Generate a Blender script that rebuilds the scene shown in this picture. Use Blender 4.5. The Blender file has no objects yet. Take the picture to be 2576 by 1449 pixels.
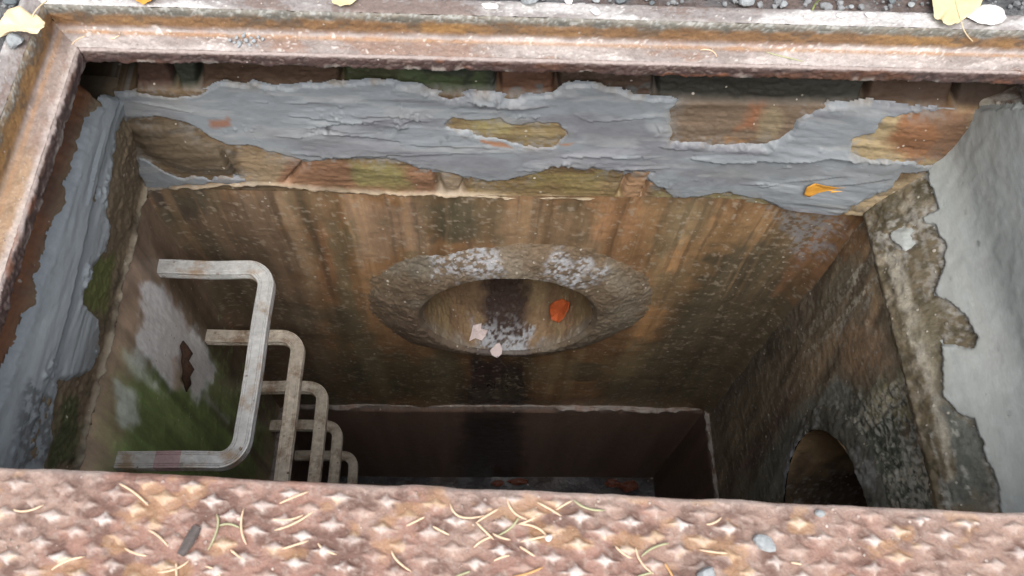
import bpy, math, random
import numpy as np
from mathutils import Vector, Matrix

random.seed(7)
scene = bpy.context.scene
COL = scene.collection
H = 0.72                      # camera height above the ground

# ------------------------------------------------------------------ camera
F_, PITCH, ROLL, YAW = 2026.35, math.radians(62.1438), math.radians(5.3373), math.radians(5.1973)

def ray(px, py):
    """direction in the world of a point of the photograph (2576 x 1449 units)"""
    a = np.asarray(px, float) - 1288; b = np.asarray(py, float) - 724
    u = a*math.cos(ROLL) + b*math.sin(ROLL); v = -a*math.sin(ROLL) + b*math.cos(ROLL)
    y = F_*math.cos(PITCH) - v*math.sin(PITCH); z = -F_*math.sin(PITCH) - v*math.cos(PITCH)
    return np.stack([u*math.cos(YAW) + y*math.sin(YAW), -u*math.sin(YAW) + y*math.cos(YAW), z], -1)

def photo(P):
    """photograph coordinates of world points (for laying stains out on the walls)"""
    P = np.asarray(P, float)
    X, Y, Z = P[..., 0], P[..., 1], P[..., 2] - H
    x = X*math.cos(YAW) - Y*math.sin(YAW); y = X*math.sin(YAW) + Y*math.cos(YAW)
    fw = y*math.cos(PITCH) - Z*math.sin(PITCH); up = y*math.sin(PITCH) + Z*math.cos(PITCH)
    fw = np.maximum(fw, 1e-3)
    u = F_*x/fw; v = -F_*up/fw
    return (1288 + u*math.cos(ROLL) - v*math.sin(ROLL), 724 + u*math.sin(ROLL) + v*math.cos(ROLL))

def on_z(px, py, z):
    q = ray(px, py); t = (z - H)/q[2]; return Vector((q[0]*t, q[1]*t, z))
def on_y(px, py, Y):
    q = ray(px, py); t = Y/q[1]; return Vector((q[0]*t, Y, H + q[2]*t))
def on_x(px, py, X):
    q = ray(px, py); t = X/q[0]; return Vector((X, q[1]*t, H + q[2]*t))

r0 = ray(1288, 724); R_ = ray(1289, 724) - r0; D_ = ray(1288, 725) - r0
r0, R_, D_ = [Vector(v).normalized() for v in (r0, R_, D_)]
cam = bpy.data.cameras.new("camera"); cam_o = bpy.data.objects.new("camera", cam); COL.objects.link(cam_o)
cam.sensor_width = 36; cam.lens = 36*F_/2576; cam.clip_start = 0.01; cam.clip_end = 1000
m = Matrix((R_, -D_, -r0)).transposed().to_4x4(); m.translation = (0, 0, H)
cam_o.matrix_world = m
cam.dof.use_dof = True; cam.dof.focus_distance = 1.35; cam.dof.aperture_fstop = 10.0
scene.camera = cam_o

# ------------------------------------------------------------------ noise and painting
def _hash(ix, iy, seed):
    h = (ix.astype(np.int64)*374761393 + iy.astype(np.int64)*668265263 + seed*974634777) & 0xffffffff
    h = ((h ^ (h >> 13))*1274126177) & 0xffffffff
    return ((h ^ (h >> 16)) & 0xffff)/65535.0

def vn(a, b, seed):
    ia = np.floor(a); ib = np.floor(b); fa = a - ia; fb = b - ib
    fa = fa*fa*fa*(fa*(fa*6 - 15) + 10); fb = fb*fb*fb*(fb*(fb*6 - 15) + 10)
    n00 = _hash(ia, ib, seed); n10 = _hash(ia + 1, ib, seed); n01 = _hash(ia, ib + 1, seed); n11 = _hash(ia + 1, ib + 1, seed)
    return (n00*(1 - fa) + n10*fa)*(1 - fb) + (n01*(1 - fa) + n11*fa)*fb

def fbm(a, b, sa, sb=None, seed=0, octs=4, gain=0.5):
    """fractal noise in -1..1; sa, sb = cycles per metre"""
    sb = sa if sb is None else sb
    s = np.zeros(np.shape(a)); amp = 1.0; tot = 0
    for o in range(octs):
        k = 2.03**o
        s += amp*(vn(a*sa*k + 13.7*o, b*sb*k + 7.3*o, seed + 31*o)*2 - 1); tot += amp; amp *= gain
    return s/tot*1.6

def sst(e0, e1, x):
    t = np.clip((x - e0)/(e1 - e0), 0, 1); return t*t*(3 - 2*t)

def sdpoly(x, y, poly):
    """signed distance to a polygon, positive inside"""
    d = np.full(np.shape(x), 1e9); ins = np.zeros(np.shape(x), bool)
    n = len(poly)
    for i in range(n):
        ax, ay = poly[i]; bx, by = poly[(i + 1) % n]
        ex, ey = bx - ax, by - ay
        t = np.clip(((x - ax)*ex + (y - ay)*ey)/(ex*ex + ey*ey + 1e-9), 0, 1)
        d = np.minimum(d, (x - ax - t*ex)**2 + (y - ay - t*ey)**2)
        c = ((ay > y) != (by > y)) & (x < (bx - ax)*(y - ay)/((by - ay) if by != ay else 1e-9) + ax)
        ins ^= c
    d = np.sqrt(d)
    return np.where(ins, d, -d)

def stepline(x, y, line):
    """nearest distance, side and position along a polyline"""
    best = np.full(np.shape(x), 1e9); side = np.zeros(np.shape(x)); par = np.zeros(np.shape(x))
    L = [math.dist(line[i], line[i + 1]) for i in range(len(line) - 1)]; T = sum(L); acc = 0
    for i in range(len(line) - 1):
        ax, ay = line[i]; bx, by = line[i + 1]; ex, ey = bx - ax, by - ay
        t = np.clip(((x - ax)*ex + (y - ay)*ey)/(ex*ex + ey*ey), 0, 1)
        d = np.hypot(x - ax - t*ex, y - ay - t*ey); k = d < best
        best = np.where(k, d, best)
        side = np.where(k, np.sign(ex*(y - ay) - ey*(x - ax)), side)
        par = np.where(k, (acc + t*L[i])/T, par); acc += L[i]
    return best, side, par

class Paint:
    """albedo of a wall: stains with shapes of their own, traced on the wall"""
    def __init__(s, P, base, a, b, seed=0):
        s.x, s.y = photo(P); s.a, s.b = a, b
        s.c = np.ones(P.shape[:-1] + (4,)); s.c[..., :3] = base; s.c[..., 3] = 0
        s.n = fbm(a, b, 35, seed=seed, octs=5); s.hf = fbm(a, b, 160, seed=seed + 5, octs=3); s.seed = seed
    def stain(s, poly, color, soft=12, rag=14, amount=1.0, wet=None, speck=0):
        d = sdpoly(s.x, s.y, poly) + s.n*rag
        m = sst(-soft, soft, d)*amount
        if speck: m = m*sst(-.25, .25, s.hf + speck)
        s.c[..., :3] += (np.array(color) - s.c[..., :3])*m[..., None]
        if wet is not None: s.c[..., 3] += (wet - s.c[..., 3])*m
        return d
    def mul(s, f): s.c[..., :3] *= f[..., None] if np.ndim(f) == s.c.ndim - 1 else f
    def mix(s, color, m): s.c[..., :3] += (np.array(color) - s.c[..., :3])*m[..., None]

# ------------------------------------------------------------------ objects
def link(o, parent=None):
    COL.objects.link(o)
    if parent is not None: o.parent = parent
    return o

def tag(o, label=None, cat=None, group=None, kind=None):
    if label: o["label"] = label
    if cat: o["category"] = cat
    if group: o["group"] = group
    if kind: o["kind"] = kind
    return o

def thing(name, label, cat, loc=(0, 0, 0), group=None):
    o = bpy.data.objects.new(name, None); o.location = loc; o.empty_display_size = .02
    link(o); tag(o, label, cat, group, "thing"); return o

def mesh_obj(name, V, Fc, mat, parent=None, col=None, smooth=True):
    me = bpy.data.meshes.new(name)
    V = np.asarray(V, float).reshape(-1, 3)
    if parent is not None and parent.type == 'EMPTY': V = V - np.array(parent.location)
    elif parent is not None: V = V - np.array(parent.location) - (np.array(parent.parent.location) if parent.parent else 0)
    if isinstance(Fc, np.ndarray):
        nf, k = Fc.shape
        me.vertices.add(len(V)); me.vertices.foreach_set("co", V.astype(np.float32).ravel())
        me.loops.add(nf*k); me.loops.foreach_set("vertex_index", Fc.astype(np.int32).ravel())
        me.polygons.add(nf); me.polygons.foreach_set("loop_start", np.arange(0, nf*k, k, dtype=np.int32))
        me.update(calc_edges=True)
    else:
        me.from_pydata(V.tolist(), [], Fc)
    me.polygons.foreach_set("use_smooth", np.full(len(me.polygons), smooth))
    if col is not None:
        at = me.color_attributes.new("col", 'FLOAT_COLOR', 'POINT')
        at.data.foreach_set("color", np.asarray(col, np.float32).reshape(-1, 4).ravel())
    me.validate(); me.update()
    me.materials.append(mat)
    return link(bpy.data.objects.new(name, me), parent)

def grid_faces(n, m_, keep=None, flip=False):
    i = np.arange(n*m_).reshape(n, m_)
    q = np.stack([i[:-1, :-1], i[1:, :-1], i[1:, 1:], i[:-1, 1:]], -1)
    if keep is not None:
        k = keep[:-1, :-1] & keep[1:, :-1] & keep[1:, 1:] & keep[:-1, 1:]
        q = q[k]
    q = q.reshape(-1, 4)
    return q[:, ::-1] if flip else q

def grid_obj(name, P, mat, parent=None, col=None, keep=None, flip=False):
    n, m_ = P.shape[:2]
    f = grid_faces(n, m_, keep, flip)
    used, inv = np.unique(f, return_inverse=True)
    V = P.reshape(-1, 3)[used]
    c = col.reshape(-1, 4)[used] if col is not None else None
    return mesh_obj(name, V, inv.reshape(-1, 4), mat, parent, c)

def sweep(path, prof, up=Vector((0, 0, 1)), caps=True, scale=None):
    """profile (n, up) swept along points"""
    V = []; k = len(prof); n = len(path)
    for i, p in enumerate(path):
        t = (path[min(i + 1, n - 1)] - path[max(i - 1, 0)]).normalized()
        s = t.cross(up).normalized(); u = s.cross(t).normalized(); sc = scale[i] if scale else 1
        V += [p + s*(a*sc) + u*(b*sc) for a, b in prof]
    Fc = [[i*k + j, i*k + (j + 1) % k, (i + 1)*k + (j + 1) % k, (i + 1)*k + j] for i in range(n - 1) for j in range(k)]
    if caps: Fc += [list(range(k))[::-1], [(n - 1)*k + j for j in range(k)]]
    return V, Fc

def circ(r, n=7): return [(r*math.cos(2*math.pi*i/n), r*math.sin(2*math.pi*i/n)) for i in range(n)]

# ------------------------------------------------------------------ materials
def new_mat(name):
    mt = bpy.data.materials.new(name); mt.use_nodes = True
    nt = mt.node_tree; nt.nodes.clear()
    out = nt.nodes.new("ShaderNodeOutputMaterial"); b = nt.nodes.new("ShaderNodeBsdfPrincipled")
    nt.links.new(b.outputs[0], out.inputs[0]); return mt, nt, b

def N(nt, typ, **kw):
    n = nt.nodes.new(typ)
    for k, v in kw.items():
        if k.startswith("i_"): n.inputs[k[2:].replace("_", " ")].default_value = v
        else: setattr(n, k, v)
    return n

def M(nt, op, a, b=None, clamp=False):
    n = nt.nodes.new("ShaderNodeMath"); n.operation = op; n.use_clamp = clamp
    for i, v in enumerate((a, b)):
        if v is None: continue
        if isinstance(v, (int, float)): n.inputs[i].default_value = v
        else: nt.links.new(v, n.inputs[i])
    return n.outputs[0]

def mixc(nt, fac, a, b, mode='MIX'):
    n = nt.nodes.new("ShaderNodeMix"); n.data_type = 'RGBA'; n.blend_type = mode
    for s, v in ((n.inputs[0], fac), (n.inputs[6], a), (n.inputs[7], b)):
        if isinstance(v, (int, float)): s.default_value = v
        elif isinstance(v, tuple): s.default_value = v + (1,) if len(v) == 3 else v
        else: nt.links.new(v, s)
    return n.outputs[2]

def surf(name, color=None, rough=.85, wet_rough=.25, spec=.35, var=.35, scale=220, bump=.6, bdist=.0015, speck=0, speck_col=(.5, .45, .38), speck_scale=160, stretch=(1, 1, 1), pores=0, metal=0, rust=None):
    """weathered surface: colour from the traced stains, fine grain, crumbs and bump from noise"""
    mt, nt, b = new_mat(name)
    tc = N(nt, "ShaderNodeTexCoord"); mp = N(nt, "ShaderNodeMapping"); mp.inputs['Scale'].default_value = stretch
    nt.links.new(tc.outputs['Object'], mp.inputs[0]); co = mp.outputs[0]
    if color is None:
        at = N(nt, "ShaderNodeAttribute", attribute_name="col"); base = at.outputs['Color']; wet = at.outputs['Alpha']
    else:
        rgb = N(nt, "ShaderNodeRGB"); rgb.outputs[0].default_value = color + (1,); base = rgb.outputs[0]; wet = None
    n1 = N(nt, "ShaderNodeTexNoise", i_Scale=scale, i_Detail=6.0, i_Roughness=.65); nt.links.new(co, n1.inputs['Vector'])
    n2 = N(nt, "ShaderNodeTexNoise", i_Scale=scale*.22, i_Detail=5.0, i_Roughness=.6); nt.links.new(co, n2.inputs['Vector'])
    k = M(nt, 'ADD', M(nt, 'MULTIPLY', M(nt, 'SUBTRACT', n1.outputs[0], .5), 2*var*1.6), 1.0)
    k = M(nt, 'MULTIPLY', k, M(nt, 'ADD', M(nt, 'MULTIPLY', M(nt, 'SUBTRACT', n2.outputs[0], .5), 2*var), 1.0))
    k = M(nt, 'MAXIMUM', k, .12)
    cc = N(nt, "ShaderNodeCombineColor"); [nt.links.new(k, cc.inputs[i]) for i in range(3)]
    c = mixc(nt, 1.0, base, cc.outputs[0], 'MULTIPLY')
    if rust:
        n3 = N(nt, "ShaderNodeTexNoise", i_Scale=22.0, i_Detail=7.0, i_Roughness=.7); nt.links.new(tc.outputs['Object'], n3.inputs['Vector'])
        rf = M(nt, 'MULTIPLY', M(nt, 'SUBTRACT', n3.outputs[0], rust[1]), 7, clamp=True)
        c = mixc(nt, M(nt, 'MULTIPLY', rf, .85), c, rust[0])
    hgt = M(nt, 'ADD', n1.outputs[0], M(nt, 'MULTIPLY', n2.outputs[0], 1.5))
    if speck:
        vo = N(nt, "ShaderNodeTexVoronoi", i_Scale=speck_scale); nt.links.new(tc.outputs['Object'], vo.inputs['Vector'])
        sp = N(nt, "ShaderNodeSeparateColor"); nt.links.new(vo.outputs['Color'], sp.inputs[0])
        rad = M(nt, 'MULTIPLY', M(nt, 'SUBTRACT', sp.outputs[0], 1 - speck, clamp=True), .45/speck)
        s = M(nt, 'MULTIPLY', M(nt, 'SUBTRACT', rad, vo.outputs['Distance'], clamp=True), 12, clamp=True)
        c = mixc(nt, M(nt, 'MULTIPLY', s, M(nt, 'ADD', M(nt, 'MULTIPLY', sp.outputs[1], .7), .3)), c, speck_col)
        hgt = M(nt, 'ADD', hgt, M(nt, 'MULTIPLY', s, 1.5))
    if pores:
        vp = N(nt, "ShaderNodeTexVoronoi", i_Scale=120.0); nt.links.new(tc.outputs['Object'], vp.inputs['Vector'])
        sq = N(nt, "ShaderNodeSeparateColor"); nt.links.new(vp.outputs['Color'], sq.inputs[0])
        pr = M(nt, 'MULTIPLY', M(nt, 'SUBTRACT', sq.outputs[2], 1 - pores, clamp=True), .3/pores)
        q = M(nt, 'MULTIPLY', M(nt, 'SUBTRACT', pr, vp.outputs['Distance'], clamp=True), 14, clamp=True)
        hgt = M(nt, 'SUBTRACT', hgt, M(nt, 'MULTIPLY', q, 2.0))
    nt.links.new(c, b.inputs['Base Color'])
    rr = M(nt, 'ADD', M(nt, 'MULTIPLY', M(nt, 'SUBTRACT', n2.outputs[0], .5), .35), rough)
    if wet is not None: rr = M(nt, 'ADD', rr, M(nt, 'MULTIPLY', wet, wet_rough - rough))
    nt.links.new(M(nt, 'MAXIMUM', rr, .08), b.inputs['Roughness'])
    b.inputs['Specular IOR Level'].default_value = spec; b.inputs['Metallic'].default_value = metal
    bp = N(nt, "ShaderNodeBump", i_Strength=bump, i_Distance=bdist); nt.links.new(hgt, bp.inputs['Height'])
    nt.links.new(bp.outputs[0], b.inputs['Normal'])
    return mt

MAT = dict(
    mortar=surf("fresh_mortar", rough=.62, wet_rough=.3, spec=.45, var=.10, scale=260, bump=.35, bdist=.0012, stretch=(.5, .5, 1.4), pores=.06),
    brick=surf("old_brick", rough=.72, var=.26, scale=240, bump=.4, bdist=.0015, speck=.03, stretch=(.35, .35, 1.6)),
    concrete=surf("stained_concrete", rough=.62, wet_rough=.22, spec=.5, var=.22, scale=150, bump=.4, bdist=.0015, speck=.03, speck_scale=150, stretch=(1, 1, .3), pores=.05),
    rough=surf("crumbly_concrete", rough=.7, wet_rough=.25, spec=.5, var=.36, scale=190, bump=.7, bdist=.002, speck=.16, speck_scale=130),
    pipe=surf("pipe_concrete", rough=.6, wet_rough=.2, spec=.5, var=.25, scale=160, bump=.6, bdist=.0015, speck=.05),
    iron=surf("rusty_iron", rough=.55, wet_rough=.3, spec=.55, var=.30, scale=260, bump=.8, bdist=.0012, speck=.02, speck_col=(.5, .45, .42), speck_scale=240),
    plate=surf("rusty_chequer_plate", rough=.5, wet_rough=.3, spec=.6, var=.28, scale=420, bump=.9, bdist=.0009, speck=.06, speck_col=(.6, .5, .45), speck_scale=200),
    ground=surf("gritty_asphalt", rough=.85, var=.5, scale=200, bump=1.0, bdist=.004, speck=.3, speck_col=(.34, .34, .34), speck_scale=120),
    floor=surf("wet_floor", rough=.35, var=.4, scale=90, bump=.6, bdist=.004, speck=.1, speck_scale=70),
)
def simple(name, c, **k):
    MAT[name] = surf(name, color=c, **k); return MAT[name]
simple("galvanised", (.50, .50, .49), rough=.42, spec=.5, var=.30, scale=120, bump=.5, bdist=.0008, speck=.12, speck_col=(.22, .16, .11), speck_scale=110, metal=.2, rust=((.33, .225, .135), .50))
simple("galvanised_rusty", (.56, .50, .42), rough=.55, spec=.5, var=.40, scale=110, bump=.7, bdist=.001, speck=.12, speck_col=(.12, .075, .045), speck_scale=120, metal=.15, rust=((.22, .135, .08), .48))
simple("pink_stain", (.40, .28, .285), rough=.5, var=.2)
simple("rust_stub", (.06, .032, .02), rough=.8, var=.5, bump=1, bdist=.003)
simple("grey_stone", (.30, .32, .33), rough=.8, var=.3, scale=200)
simple("dark_stone", (.13, .15, .16), rough=.8, var=.35, scale=200)
simple("white_stone", (.78, .76, .74), rough=.6, var=.08)
simple("crumb", (.33, .36, .38), rough=.85, var=.3)
simple("gravel_mix", (.20, .205, .21), rough=.85, var=.6, scale=60)
simple("grit_mix", (.42, .36, .31), rough=.8, var=.6, scale=30)
simple("needle_tan", (.72, .53, .37), rough=.55, var=.2)
simple("needle_green", (.40, .40, .24), rough=.5, var=.2)
simple("needle_orange", (.60, .34, .14), rough=.5, var=.2)
simple("leaf_yellow", (.64, .55, .32), rough=.5, var=.12, scale=120)
simple("leaf_cream", (.76, .60, .38), rough=.5, var=.15, scale=120)
simple("leaf_orange", (.62, .30, .05), rough=.45, var=.2, scale=120)
simple("leaf_red", (.50, .11, .035), rough=.45, var=.25, scale=120)
simple("leaf_brown", (.26, .10, .045), rough=.55, var=.3, scale=120)
simple("leaf_floor", (.14, .045, .028), rough=.5, var=.4, scale=120)
simple("leaf_pale", (.66, .55, .54), rough=.6, var=.12, scale=120)
simple("leaf_white", (.82, .79, .77), rough=.6, var=.06)
simple("twig_bark", (.10, .085, .08), rough=.8, var=.4)
simple("grass_blade", (.28, .33, .10), rough=.5, var=.2)

# ------------------------------------------------------------------ places in the pit (metres; D = depth below the camera)
XL, XR, YF = -.531, .644, .7445            # concrete shaft
DL, DJ, DF = 1.0906, 2.119, 2.83           # top of the concrete, joint of the rings, floor
NEAR = -.43
ZJ = H - DJ

def lin(a, b, step): return np.linspace(a, b, max(2, int(round(abs(b - a)/step)) + 1))
def W(X, Y, Dp): return np.stack([X, Y, H - Dp], -1)

# ================================================================== ground
FR = dict(x0=-.4875, x1=.750, y0=-.44, y1=.7165)      # inner edge of the iron frame
gx = lin(-1.0, 1.25, .007); gy = lin(-.9, 1.3, .007)
A, B = np.meshgrid(gx, gy, indexing='ij')
z = -.004 + .005*fbm(A, B, 14, seed=3, octs=5) + .0025*np.abs(fbm(A, B, 80, seed=9, octs=3))
edge = np.minimum.reduce([A + 1.0, 1.25 - A, B + .9, 1.3 - B]); z = z*sst(0, .1, edge) - .004*(1 - sst(0, .1, edge))
P = np.stack([A, B, z], -1)
pt = Paint(P, (.105, .107, .112), A, B, 3)
pt.mix((.13, .085, .068), .7*sst(.1, .6, fbm(A, B, 9, seed=21, octs=4)))
pt.mix((.20, .20, .20), .6*sst(.2, .7, fbm(A, B, 30, seed=22, octs=3)))
o_ = .058
keep = ~((A > FR['x0'] - o_) & (A < FR['x1'] + o_) & (B > FR['y0'] - o_) & (B < FR['y1'] + o_))
f = grid_faces(len(gx), len(gy), keep)
big = np.array([(-1, -.9), (1.25, -.9), (1.25, 1.3), (-1, 1.3), (-300, -300), (300, -300), (300, 300), (-300, 300)])
nb = len(gx)*len(gy)
V = np.concatenate([P.reshape(-1, 3), np.c_[big, np.full(8, -.004)]])
f = np.concatenate([f, np.array([[nb + i, nb + 4 + i, nb + 4 + (i + 1) % 4, nb + (i + 1) % 4] for i in range(4)])])
c = np.concatenate([pt.c.reshape(-1, 4), np.tile([.08, .075, .072, 0], (8, 1))])
tag(mesh_obj("ground", V, f, MAT['ground'], None, c), kind="structure")

# ------------------------------------------------------------------ stones
def stone_mesh(r, seed, flat=.7, sub=2):
    import bmesh
    bm = bmesh.new(); bmesh.ops.create_icosphere(bm, subdivisions=sub, radius=1)
    rnd = random.Random(seed); pl = [(Vector((rnd.gauss(0, 1), rnd.gauss(0, 1), rnd.gauss(0, 1))).normalized(), rnd.uniform(.55, .85)) for _ in range(9)]
    sx, sy = rnd.uniform(.8, 1.25), rnd.uniform(.75, 1.1)
    V = []
    for v in bm.verts:
        p = v.co.copy()
        for n, d in pl:
            t = p.dot(n)
            if t > d: p -= n*(t - d)*.85
        V.append(Vector((p.x*sx, p.y*sy, p.z*flat))*r*1.15)
    Fc = [[v.index for v in f_.verts] for f_ in bm.faces]; bm.free()
    return V, Fc

def stone(name, label, cat, pos, r, mat, seed, flat=.7, group=None, aspect=None, rot=0, sub=2):
    V, Fc = stone_mesh(r, seed, flat, sub)
    if aspect: V = [Vector((v.x*aspect[0], v.y*aspect[1], v.z)) for v in V]
    Rm = Matrix.Rotation(rot, 3, 'Z')
    zmin = min(v.z for v in V)
    V = [Rm @ v - Vector((0, 0, zmin + r*.08)) for v in V]
    o = mesh_obj(name, V, Fc, mat, None, smooth=False); o.location = pos
    return tag(o, label, cat, group)

# loose gravel round the frame: uncountable, one object
protos = [stone_mesh(1, 100 + i, .7, 1) for i in range(8)]
GV, GF, off = [], [], 0
rg = np.random.default_rng(5)
cnt = 0
while cnt < 10000:
    x = rg.uniform(-.95, 1.2); y = rg.uniform(-.85, 1.25)
    d = max(FR['x0'] - x, x - FR['x1'], FR['y0'] - y, y - FR['y1'])
    if d < .068: continue
    if rg.random() > math.exp(-(d - .068)/.22) + .12: continue
    r = .0016 + .0055*rg.random()**2.4
    v, fc = protos[rg.integers(8)]
    an = rg.uniform(0, 6.28); ca, sa_ = math.cos(an)*r, math.sin(an)*r
    GV += [(x + p.x*ca - p.y*sa_, y + p.x*sa_ + p.y*ca, p.z*r + .001) for p in v]
    GF += [[i + off for i in q] for q in fc]; off += len(v); cnt += 1
tag(mesh_obj("gravel", GV, GF, MAT['gravel_mix'], None, smooth=False), "fine grey gravel and grit lying on the ground round the iron frame", "gravel", kind="stuff")

# ================================================================== iron frame
frame = thing("manhole_surround", "rusty cast iron frame with stepped rebate set round the rectangular pit opening", "frame", ((FR['x0'] + FR['x1'])/2, (FR['y0'] + FR['y1'])/2, 0))
def profile(pts, step=.0016):
    out = []
    for i in range(len(pts) - 1):
        a, b = pts[i], pts[i + 1]; n = max(1, int(math.dist(a, b)/step))
        out += [(a[0] + (b[0] - a[0])*k/n, a[1] + (b[1] - a[1])*k/n) for k in range(n)]
    return np.array(out + [pts[-1]])
PRO = dict(
    lip=[(.012, -.054), (.004, -.0555), (.0005, -.054), (0, -.050), (0, -.040), (.0012, -.0358), (.004, -.0343), (.010, -.0345)],
    ledge=[(.004, -.0338), (.010, -.0331), (.0275, -.0333), (.0315, -.0325), (.0335, -.030), (.0345, -.024), (.0352, -.006), (.0365, -.002), (.039, .0002)],
    outer_rim=[(.039, .0002), (.043, .0012), (.062, .0010), (.066, -.0005), (.068, -.004), (.069, -.05)])
def rect_pt(k, t, o):
    x0, x1, y0, y1 = FR['x0'] - o, FR['x1'] + o, FR['y0'] - o, FR['y1'] + o
    C = [(x0, y1), (x1, y1), (x1, y0), (x0, y0)]
    (ax, ay), (bx, by) = C[k], C[(k + 1) % 4]
    return ax + (bx - ax)*t, ay + (by - ay)*t
def frame_part(pname):
    pr = profile(PRO[pname]); Ps, S = [], []
    NRM = [(0, 1), (1, 0), (0, -1), (-1, 0)]
    s0 = 0
    for k in range(4):
        Lk = (FR['x1'] - FR['x0']) if k % 2 == 0 else (FR['y1'] - FR['y0'])
        ts = np.linspace(0, 1, int(Lk/(.0022 if k in (0, 3) else .006)), endpoint=False)
        T, O = np.meshgrid(ts, pr[:, 0], indexing='ij'); _, Zz = np.meshgrid(ts, pr[:, 1], indexing='ij')
        X, Y = rect_pt(k, T, O)
        Ps.append(np.stack([X, Y, Zz], -1)); S.append(s0 + T*Lk); s0 += Lk
    P = np.concatenate(Ps); S = np.concatenate(S)
    P = np.concatenate([P, P[:1]]); S = np.concatenate([S, S[-1:] + .002])
    O = np.broadcast_to(pr[None, :, 0], S.shape); Zz = np.broadcast_to(pr[None, :, 1], S.shape)
    arc = np.r_[0, np.cumsum(np.hypot(np.diff(pr[:, 0]), np.diff(pr[:, 1])))]; Ar = np.broadcast_to(arc[None], S.shape)
    Pu = P + np.array([0, 0, 0])
    nz = fbm(S, Ar + 3, 60, 90, seed=41, octs=5); hf = fbm(S, Ar, 260, 300, seed=43, octs=3); lo = fbm(S, Ar, 7, 20, seed=47, octs=4)
    pt = Paint(Pu, (.2, .13, .1), S, Ar, 44)
    left = ((P[..., 0] < FR['x0'] + .0005) & (P[..., 1] < FR['y1'] + (FR['x0'] - P[..., 0]))).astype(float)
    if pname == 'outer_rim':
        pt.c[..., :3] = (.26, .235, .225)
        pt.mix((.47, .45, .44), sst(-.1, .4, lo + .3*nz)); pt.mix((.17, .12, .10), sst(.25, .6, -lo + .3*hf)*.8)
        pt.mix((.62, .60, .59), sst(.4, .65, hf*.6 + lo*.5))
        pt.c[..., 3] = .4
        P[..., 2] += .0006*nz + .0005*hf
    elif pname == 'ledge':
        up = sst(-.031, -.0345 + .012, Zz)                      # the upright face
        top = sst(-.014, -.005, Zz + .004*nz)
        pt.c[..., :3] = (.285, .245, .23)
        pt.mix((.43, .38, .36), sst(-.2, .4, lo + .25*nz)); pt.mix((.26, .17, .13), sst(.15, .6, -lo + .35*nz)*.8)
        pt.mix((.25, .185, .155), left*.7)
        pt.mix((.36, .23, .12), left*sst(-.3, .4, fbm(S, Ar, 5, 30, seed=52) + (O - .016)*40)*sst(.62, .52, P[..., 1])*.6)
        pt.mix((.46, .40, .37), left*sst(.014, .006, O + .004*nz)*.7)
        crease = np.exp(-((Ar - .0245)/.0032)**2); pt.mix((.37, .22, .125), crease*(.75 + .25*np.clip(nz, -1, 1)))
        pt.mix((.21, .115, .05), up*.95); pt.mix((.30, .17, .065), up*sst(-.1, .5, lo))
        pt.mix((.10, .075, .055), up*sst(.0, .6, nz)*.7)
        pt.mix((.135, .14, .125), top*up*(.8 - .2*left)); pt.mix((.32, .32, .30), top*up*sst(.25, .55, hf)*.8)
        pt.mix((.62, .58, .55), (1 - .75*left)*(1 - up)*sst(.5, .7, hf)*sst(-.2, .3, nz)*.7)
        pt.c[..., 3] = .35
        d = .0008*nz + .0006*hf
        P[..., 2] += d*(1 - up); nn = .0012*nz*up + .0008*hf*up
        cx, cy = (FR['x0'] + FR['x1'])/2, (FR['y0'] + FR['y1'])/2
        far = (P[..., 1] >= FR['y1'] - 1e-6) & (P[..., 0] > FR['x0'] - O)
        P[..., 1] += np.where(far, nn, 0); P[..., 0] += np.where(left > 0, nn, 0)
    else:
        pt.c[..., :3] = (.080, .050, .045)
        pt.mix((.11, .055, .036), sst(.1, .6, lo)); pt.mix((.055, .04, .038), sst(.0, .7, nz)*.6)
        pt.mix((.22, .17, .15), sst(.3, .55, hf)*sst(-.3, .4, -lo)*.6)
        pt.mix((.33, .27, .25), sst(-.0385, -.036, Zz + .0015*nz)*.9)
        pt.mix((.20, .08, .04), sst(.45, .7, fbm(S, Ar, 12, 30, seed=58))*.7)
        low = sst(-.046, -.054, Zz)
        pt.mix((.32, .28, .25), low*sst(.35, .6, fbm(S, Ar*0, 40, seed=59, octs=3)))
        pt.c[..., 3] = .25
        P[..., 2] += low*(.0025*fbm(S, S*0, 45, seed=61, octs=4) + .001*fbm(S, S*0, 200, seed=62, octs=2))
        dd = .0010*nz + .0010*hf
        far = left < .5
        P[..., 1] += np.where(far, dd, 0); P[..., 0] += np.where(far, 0, dd)
    return grid_obj(pname, P, MAT['iron'], frame, pt.c)
for pn in ('outer_rim', 'ledge', 'lip'): frame_part(pn)

# ================================================================== cover plate
CT = .010
ca, cb = on_z(0, 1175, CT), on_z(2576, 1290, CT)
ang = math.atan2(cb.y - ca.y, cb.x - ca.x)
cmid = Vector(((ca.x + cb.x)/2 + .10, 0, CT)); cmid.y = ca.y + (cmid.x - ca.x)*math.tan(ang)
CW, CL = 1.385, .66
us = lin(-CW/2, CW/2, .0019); vs = -np.concatenate([lin(0, .13, .0013), lin(.134, CL, .0045)])
U, Vv = np.meshgrid(us, vs, indexing='ij')
la, lb = np.array([.0198, -.0122]), np.array([-.0226, -.0106])       # stagger of the raised stars
det = la[0]*lb[1] - la[1]*lb[0]
wu = U + .0022*fbm(U, Vv, 32, seed=70, octs=3); wv = Vv + .0013*fbm(U, Vv, 25, seed=71, octs=2)
i_ = (wu*lb[1] - wv*lb[0])/det; j_ = (-wu*la[1] + wv*la[0])/det
hgt = np.zeros(U.shape); rndw = np.zeros(U.shape)
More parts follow.
